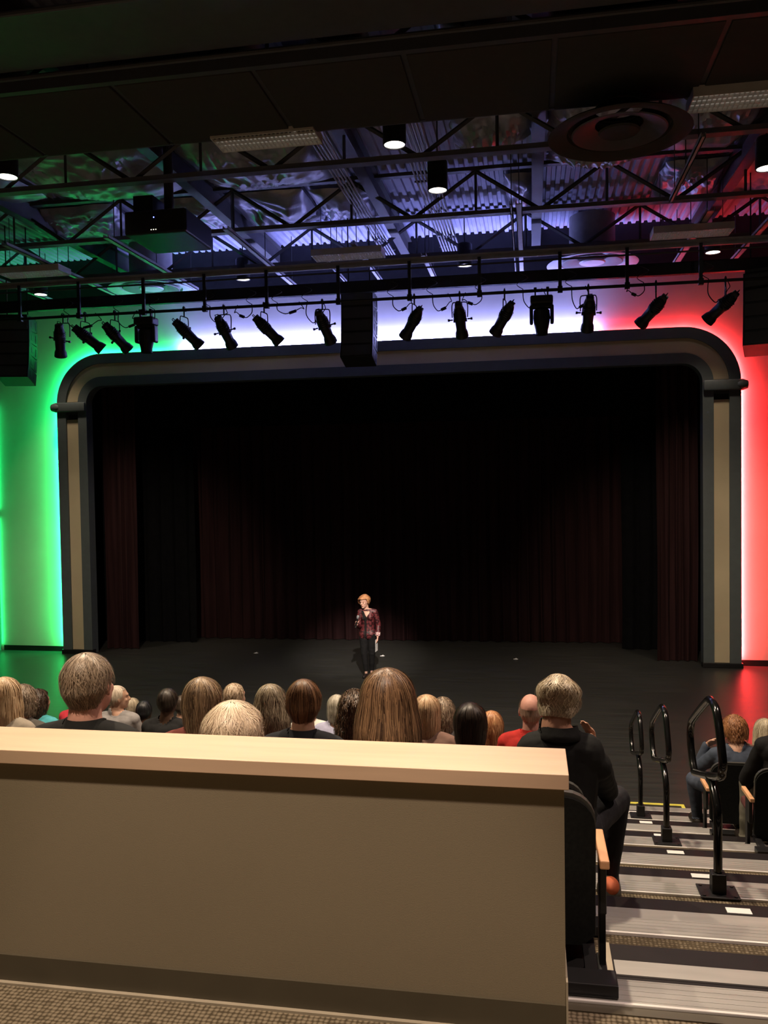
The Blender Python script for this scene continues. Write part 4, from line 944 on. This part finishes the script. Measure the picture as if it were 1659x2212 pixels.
# ---- round air diffusers
def make_diff(m1=M['greymetal'], duct=True):
    r = empty('round_diffuser')
    bm = B(); lathe(bm, [(0.30, 0.30), (0.34, 0.22), (0.62, 0.10), (0.86, 0.03), (0.90, 0.0), (0.86, -0.012), (0.66, 0.045), (0.64, 0.10)], n=48, caps=False); obj('outer_cone', bm, m1, r, True)
    bm = B(); lathe(bm, [(0.60, 0.03), (0.58, 0.02), (0.42, 0.06), (0.30, 0.13)], n=48, caps=False); obj('middle_cone', bm, M['steel'], r, True)
    bm = B(); lathe(bm, [(0.0, 0.03), (0.24, 0.02), (0.26, 0.04), (0.20, 0.08), (0.0, 0.10)], n=40, caps=False); obj('centre_disc', bm, m1, r, True)
    bm = B(); lathe(bm, [(0.31, 0.26), (0.45, 0.34), (0.45, 0.94)] if duct else [(0.31, 0.26), (0.31, 0.34)], n=36, caps=False); obj('duct', bm, m1, r, True)
    return r
f0 = make_diff()
for i, (x, y, z, s, lab) in enumerate([(-7.95, 16.80, 8.02, 1.0, 'round ceiling diffuser at the left, lit green and blue, above the stage wall'), (1.22, 16.82, 8.02, 0.97, 'round ceiling diffuser right of centre, lit blue and red, above the stage wall'), (1.02, 9.85, 7.69, 0.88, 'large dark round diffuser hanging against the acoustic panels')]):
    d = f0 if i == 0 else (copy_tree(f0) if i == 1 else make_diff(M['cloud'], False)); d.location = (x, y, z); d.scale = (s, s, s); tag(d, lab, 'air diffuser', 'round air diffusers')
# ---- projector
pj = empty('projector', (-5.25, 11.75, 7.42)); tag(pj, 'large black projector hanging from the roof left of centre', 'projector')
bm = B(); box(bm, -0.47, 0.47, -0.50, 0.50, 0.0, 0.34, bev=0.03); obj('projector_body', bm, M['black'], pj)
bm = B(); lathe(bm, [(0.11, 0), (0.11, 0.10), (0.08, 0.14), (0.0, 0.11)], (0.1, 0.50, 0.18), (0, 1, 0), 24); obj('projector_lens', bm, M['glossblack'], pj, True)
bm = B(); tube(bm, [(0, 0, 0.34), (0, 0, 1.5)], 0.07, 12); box(bm, -0.25, 0.25, -0.25, 0.25, 0.34, 0.38); obj('mount_pole', bm, M['steel'], pj)
bm = B(); box(bm, -0.42, -0.12, -0.3, 0.1, 0.36, 0.62); obj('accessory_box', bm, M['black'], pj)
bm = B(); box(bm, -0.02, -0.006, -0.505, -0.50, 0.22, 0.234); obj('pilot_light', bm, M['led_b'], pj)
bm = B(); 
for q in range(3): box(bm, -0.06+q*0.035, -0.048+q*0.035, -0.505, -0.50, 0.05, 0.058)
obj('status_light', bm, M['led_w'], pj)
# ---- rigging: strut, beam and pipe
bm = B(); box(bm, -12.5, 7, 14.62, 14.72, 7.22, 7.42); tag(obj('black_beam', bm, M['black']), 'long black beam above the spotlight pipe', 'beam')
bm = B(); box(bm, -12.5, 7, 14.30, 14.36, 7.58, 7.62); box(bm, -12.5, 7, 14.30, 14.36, 7.66, 7.69); box(bm, -12.5, 7, 14.32, 14.34, 7.6, 7.67); tag(obj('strut_rail', bm, M['greymetal']), 'long grey strut rail above the black beam', 'rail')
bm = B(); tube(bm, [(-12.5, 14.3, 7.50), (7, 14.3, 7.50)], 0.016, 8); tag(obj('thin_pipe', bm, M['steel']), 'thin pipe just below the grey strut rail', 'pipe')
PY, PZ = 14.30, 7.0
lp = empty('lighting_pipe', (0, PY, PZ)); tag(lp, 'black pipe carrying the row of stage spotlights', 'pipe')
bm = B(); tube(bm, [(-12.5, 0, 0), (6, 0, 0)], 0.027, 12); obj('pipe', bm, M['black'], lp, True)
for i, px in enumerate((42, 170, 310, 442, 576, 731, 885, 1036, 1210, 1355, 1514)):
    x = at(px, 640, PY).x
    bm = B(); box(bm, x-0.028, x+0.028, -0.02, 0.02, -0.03, 0.62); box(bm, x-0.04, x+0.04, -0.04, 0.04, -0.05, 0.05); obj('dropper', bm, M['black'], lp)
# ---- profile spots
def make_spot():
    r = empty('profile_spotlight')
    bm = B(); box(bm, -0.018, 0.018, -0.03, 0.05, -0.02, 0.035); tube(bm, smooth_path([(0, -0.03, -0.02), (0, -0.05, 0.02), (0, -0.02, 0.055), (0, 0.035, 0.045), (0, 0.045, 0.0)], 3), 0.012, 6); tube(bm, [(0, 0, -0.02), (0, 0, -0.13)], 0.014, 8)
    tube(bm, [(0.0, 0.03, -0.01), (0.0, 0.09, -0.01)], 0.008, 6); obj('clamp', bm, M['black'], r)
    bm = B(); tube(bm, smooth_path([(-0.13, 0, -0.38), (-0.135, 0, -0.22), (-0.125, 0, -0.15), (-0.09, 0, -0.125), (0.09, 0, -0.125), (0.125, 0, -0.15), (0.135, 0, -0.22), (0.13, 0, -0.38)], 4), 0.010, 6); obj('yoke', bm, M['black'], r)
    # barrel: local origin on the pivot, axis -z = beam direction
    bm = B(); lathe(bm, [(0.0, 0.27), (0.05, 0.265), (0.07, 0.24), (0.085, 0.20), (0.10, 0.12), (0.105, 0.02), (0.10, -0.01), (0.090, -0.03), (0.086, -0.20), (0.095, -0.235)], n=20)
    box(bm, -0.062, 0.062, -0.055, 0.055, 0.22, 0.30, bev=0.012)
    for q in range(4): lathe(bm, [(0.103, 0.03+q*0.035), (0.111, 0.037+q*0.035), (0.103, 0.044+q*0.035)], n=20, caps=False)
    box(bm, -0.115, 0.115, -0.03, 0.03, -0.035, 0.0)
    br = obj('barrel', bm, M['black'], r, True)
    bm = B(); lathe(bm, [(0.088, -0.20), (0.108, -0.25), (0.116, -0.33), (0.106, -0.33), (0.07, -0.24)], n=20, caps=False); obj('lens_hood', bm, M['black'], br, True)
    bm = B(); tube(bm, [(-0.03, 0, 0.30), (-0.03, 0, 0.345), (0.03, 0, 0.345), (0.03, 0, 0.30)], 0.008, 6); obj('rear_handle', bm, M['black'], br)
    for s in (-1, 1):
        bm = B(); lathe(bm, [(0.012, 0), (0.012, 0.05), (0.022, 0.055), (0.022, 0.085)], (s*0.125, 0, 0.0), (s, 0, 0), 8); obj('knob', bm, M['black'], br)
    br.location = (0, 0, -0.33)
    return r
s0 = make_spot()
SP = [(135, 137, 705, 122, 770), (183, 166, 708, 212, 752), (247, 235, 703, 266, 752), (397, 383, 695, 424, 744), (483, 478, 688, 493, 744), (570, 553, 686, 600, 738), (696, 693, 678, 709, 736), (895, 912, 668, 872, 724),
      (993, 992, 660, 996, 720), (1090, 1108, 656, 1069, 717), (1271, 1273, 645, 1270, 706), (1417, 1436, 642, 1386, 697), (1567, 1589, 635, 1532, 688)]
SL = ['leftmost black spotlight, pointing down beside the left line array', 'second black spotlight from the left, tilted down to the right', 'third black spotlight from the left, beside the hanging moving head', 'spotlight right of the left moving head, in front of the green to white change',
      'upright spotlight over the left end of the white glow', 'tilted spotlight midway between the left moving head and the centre speaker', 'spotlight just left of the centre speaker', 'tilted spotlight just right of the centre speaker', 'straight hanging spotlight in the middle of the right white glow',
      'tilted spotlight left of the right moving head', 'straight hanging spotlight where the white glow turns red', 'tilted spotlight before the red wall, inner of the two', 'rightmost black spotlight before the red wall']
for i, (cx_, x0, y0, x1, y1) in enumerate(SP):
    s = s0 if i == 0 else copy_tree(s0)
    a, b = at(x0, y0, PY), at(x1, y1, PY); d = b-a; L = d.length
    ratio = min(1, L/0.66); d.y = math.sqrt(max(0.0, 1-ratio*ratio))*0.66*0.9; d.normalize()
    c = (a+b)/2; cx3 = at(cx_, 650, PY).x
    s.location = (cx3, PY, PZ)
    br = [k for k in C.objects if k.parent == s and k.name.startswith('barrel')][0]
    yk = [k for k in C.objects if k.parent == s and k.name.startswith('yoke')][0]
    tilt = math.atan2(d.x, -d.z)
    if abs(tilt) > 0.35: rz = PI/2; 
    else: rz = 0.0
    yk.rotation_euler = (0, 0, rz*0.9)
    q = Vector((0, 0, -1)).rotation_difference(d)
    br.rotation_mode = 'QUATERNION'; br.rotation_quaternion = q@Euler((0, 0, rz*0.9)).to_quaternion()
    br.location = (0, 0, -0.36)
    off = (c+d*0.0)-Vector((cx3, PY, PZ-0.36)); 
    br.location = br.location+Vector((max(-0.08, min(0.08, off.x)), 0, max(-0.06, min(0.06, off.z))))
    tag(s, SL[i], 'spotlight', 'profile spotlights on the pipe')
# ---- moving heads
def make_mover():
    r = empty('moving_head_light')
    bm = B(); box(bm, -0.22, 0.22, -0.16, 0.16, -0.24, -0.10, bev=0.03); obj('base', bm, M['black'], r)
    for s in (-1, 1):
        bm = B(); box(bm, s*0.12-0.015, s*0.12+0.015, -0.03, 0.04, -0.12, 0.04); box(bm, s*0.12-0.03, s*0.12+0.03, -0.05, 0.05, -0.02, 0.05, bev=0.01)
        obj('clamp', bm, M['black'], r)
    for s in (-1, 1):
        bm = B(); box(bm, s*0.20-0.035, s*0.20+0.035, -0.09, 0.09, -0.56, -0.25, bev=0.025); obj('yoke_arm', bm, M['black'], r)
    bm = B(); box(bm, -0.2, 0.2, -0.08, 0.08, -0.30, -0.235, bev=0.02); obj('yoke_bridge', bm, M['black'], r)
    bm = B(); lathe(bm, [(0.0, -0.28), (0.10, -0.29), (0.155, -0.34), (0.165, -0.46), (0.15, -0.56), (0.125, -0.66), (0.118, -0.74), (0.10, -0.745), (0.0, -0.72)], n=24); obj('lamp_head', bm, M['black'], r, True)
    return r
m0_ = make_mover()
for i, (px, lab) in enumerate(((315, 'bulky moving head light hanging in front of the green glow'), (1170, 'bulky moving head light hanging in front of the white glow on the right'))):
    m = m0_ if i == 0 else copy_tree(m0_); m.location = (at(px, 680, PY).x, PY, PZ); m.scale = (0.85, 0.85, 1.0); tag(m, lab, 'stage light', 'moving head lights')
# ---- line arrays
def make_array(n, w):
    r = empty('line_array_speaker'); ang = 0.02; p = Vector((0, 0, 0)); h = 0.258
    bm = B(); box(bm, -w/2+0.03, w/2-0.03, -0.25, 0.25, 0.0, 0.05); tube(bm, [(-0.2, 0, 0.05), (-0.2, 0, 2.0)], 0.012, 6); tube(bm, [(0.2, 0, 0.05), (0.2, 0, 2.0)], 0.012, 6); obj('flying_frame', bm, M['black'], r)
    for i in range(n):
        mt = Matrix.Translation(p)@Matrix.Rotation(ang, 4, 'X')
        bm = B(); box(bm, -w/2, w/2, -0.24, 0.24, -h+0.006, 0, bev=0.008, mtx=mt)
        cb = obj('speaker_cabinet', bm, M['black'], r)
        bm = B()
        for s in (-1, 1): box(bm, s*w/2-0.004, s*w/2+0.004, -0.12, -0.03, -h*0.7, -h*0.3, mtx=mt); box(bm, s*w/2-0.006, s*w/2+0.006, 0.12, 0.16, -h*0.8, -h*0.2, mtx=mt)
        obj('rigging_plate', bm, M['steel'], cb)
        bm = B(); box(bm, -w/2+0.03, w/2-0.03, -0.25, -0.238, -h+0.03, -0.03, mtx=mt); obj('grille', bm, M['steel'], cb)
        p = mt@Vector((0, 0, -h)); ang -= 0.075
    return r
a0 = make_array(5, 0.60)
AR = [(776, 637, 15.35, 0.0, 'curved black line array speaker hanging in the centre of the arch top'), (38, 690, 15.3, 0.25, 'black line array speaker hanging at the left edge'), (1650, 592, 14.7, -0.3, 'black line array speaker hanging at the right edge')]
for i, (px, py, Y, rz, lab) in enumerate(AR):
    a = a0 if i == 0 else copy_tree(a0); p = at(px, py, Y); a.location = (p.x, Y, p.z); a.rotation_euler = (0, 0, rz)
    tag(a, lab, 'speaker', 'line array speakers')
# ---- cables with connectors
CB = [(150, 60, 'leftmost spotlight'), (258, 40, 'third spotlight from the left'), (335, -40, 'left moving head'), (455, 30, 'upright spotlight'), (545, -30, 'tilted spotlight left of centre'), (600, 45, 'same tilted spotlight, right side'), (665, 30, 'centre speaker, left side'), (850, 30, 'centre speaker, right side'), (935, 30, 'straight hanging spotlight, left side'), (1040, -30, 'straight hanging spotlight, right side'),
      (1130, 35, 'right moving head, left side'), (1235, 25, 'spotlight at the red change'), (1390, -25, 'inner tilted red side spotlight'), (1530, 30, 'rightmost spotlight')]
for i, (px, dpx, lab) in enumerate(CB):
    rnd = random.Random(i+9); p = at(px, 655, PY); x = p.x; L = dpx*0.008; dz = rnd.uniform(0.14, 0.34)
    r = empty('power_cable', (x, PY-0.03, PZ)); tag(r, 'thin black cable and connector looping below the pipe beside the %s' % lab, 'cable', 'lighting cables')
    bm = B(); e = Vector((L*0.6, 0, -dz)); tube(bm, smooth_path([(0, 0, 0.03), (0.02*rnd.uniform(-1, 1), -0.02, -dz*0.6), (L*0.35, -0.02, -dz*1.05), tuple(e)], 6), 0.009, 6)
    tube(bm, smooth_path([tuple(e+Vector((L*0.3, 0, 0.03))), (L*1.2, 0, -dz*0.5), (L*1.35, 0, -0.1), (L*1.1, 0, 0.03)], 6), 0.008, 6)
    tube(bm, smooth_path([(0, 0, 0.03), (-0.1, 0, 0.12), (0.08, 0, 0.22), (-0.05, 0, 0.30)], 6), 0.007, 6); obj('cable', bm, M['black'], r)
    bm = B(); tube(bm, [e, e+Vector((L*0.35, 0, 0.035))], 0.026, 8); obj('connector', bm, M['black'], r)
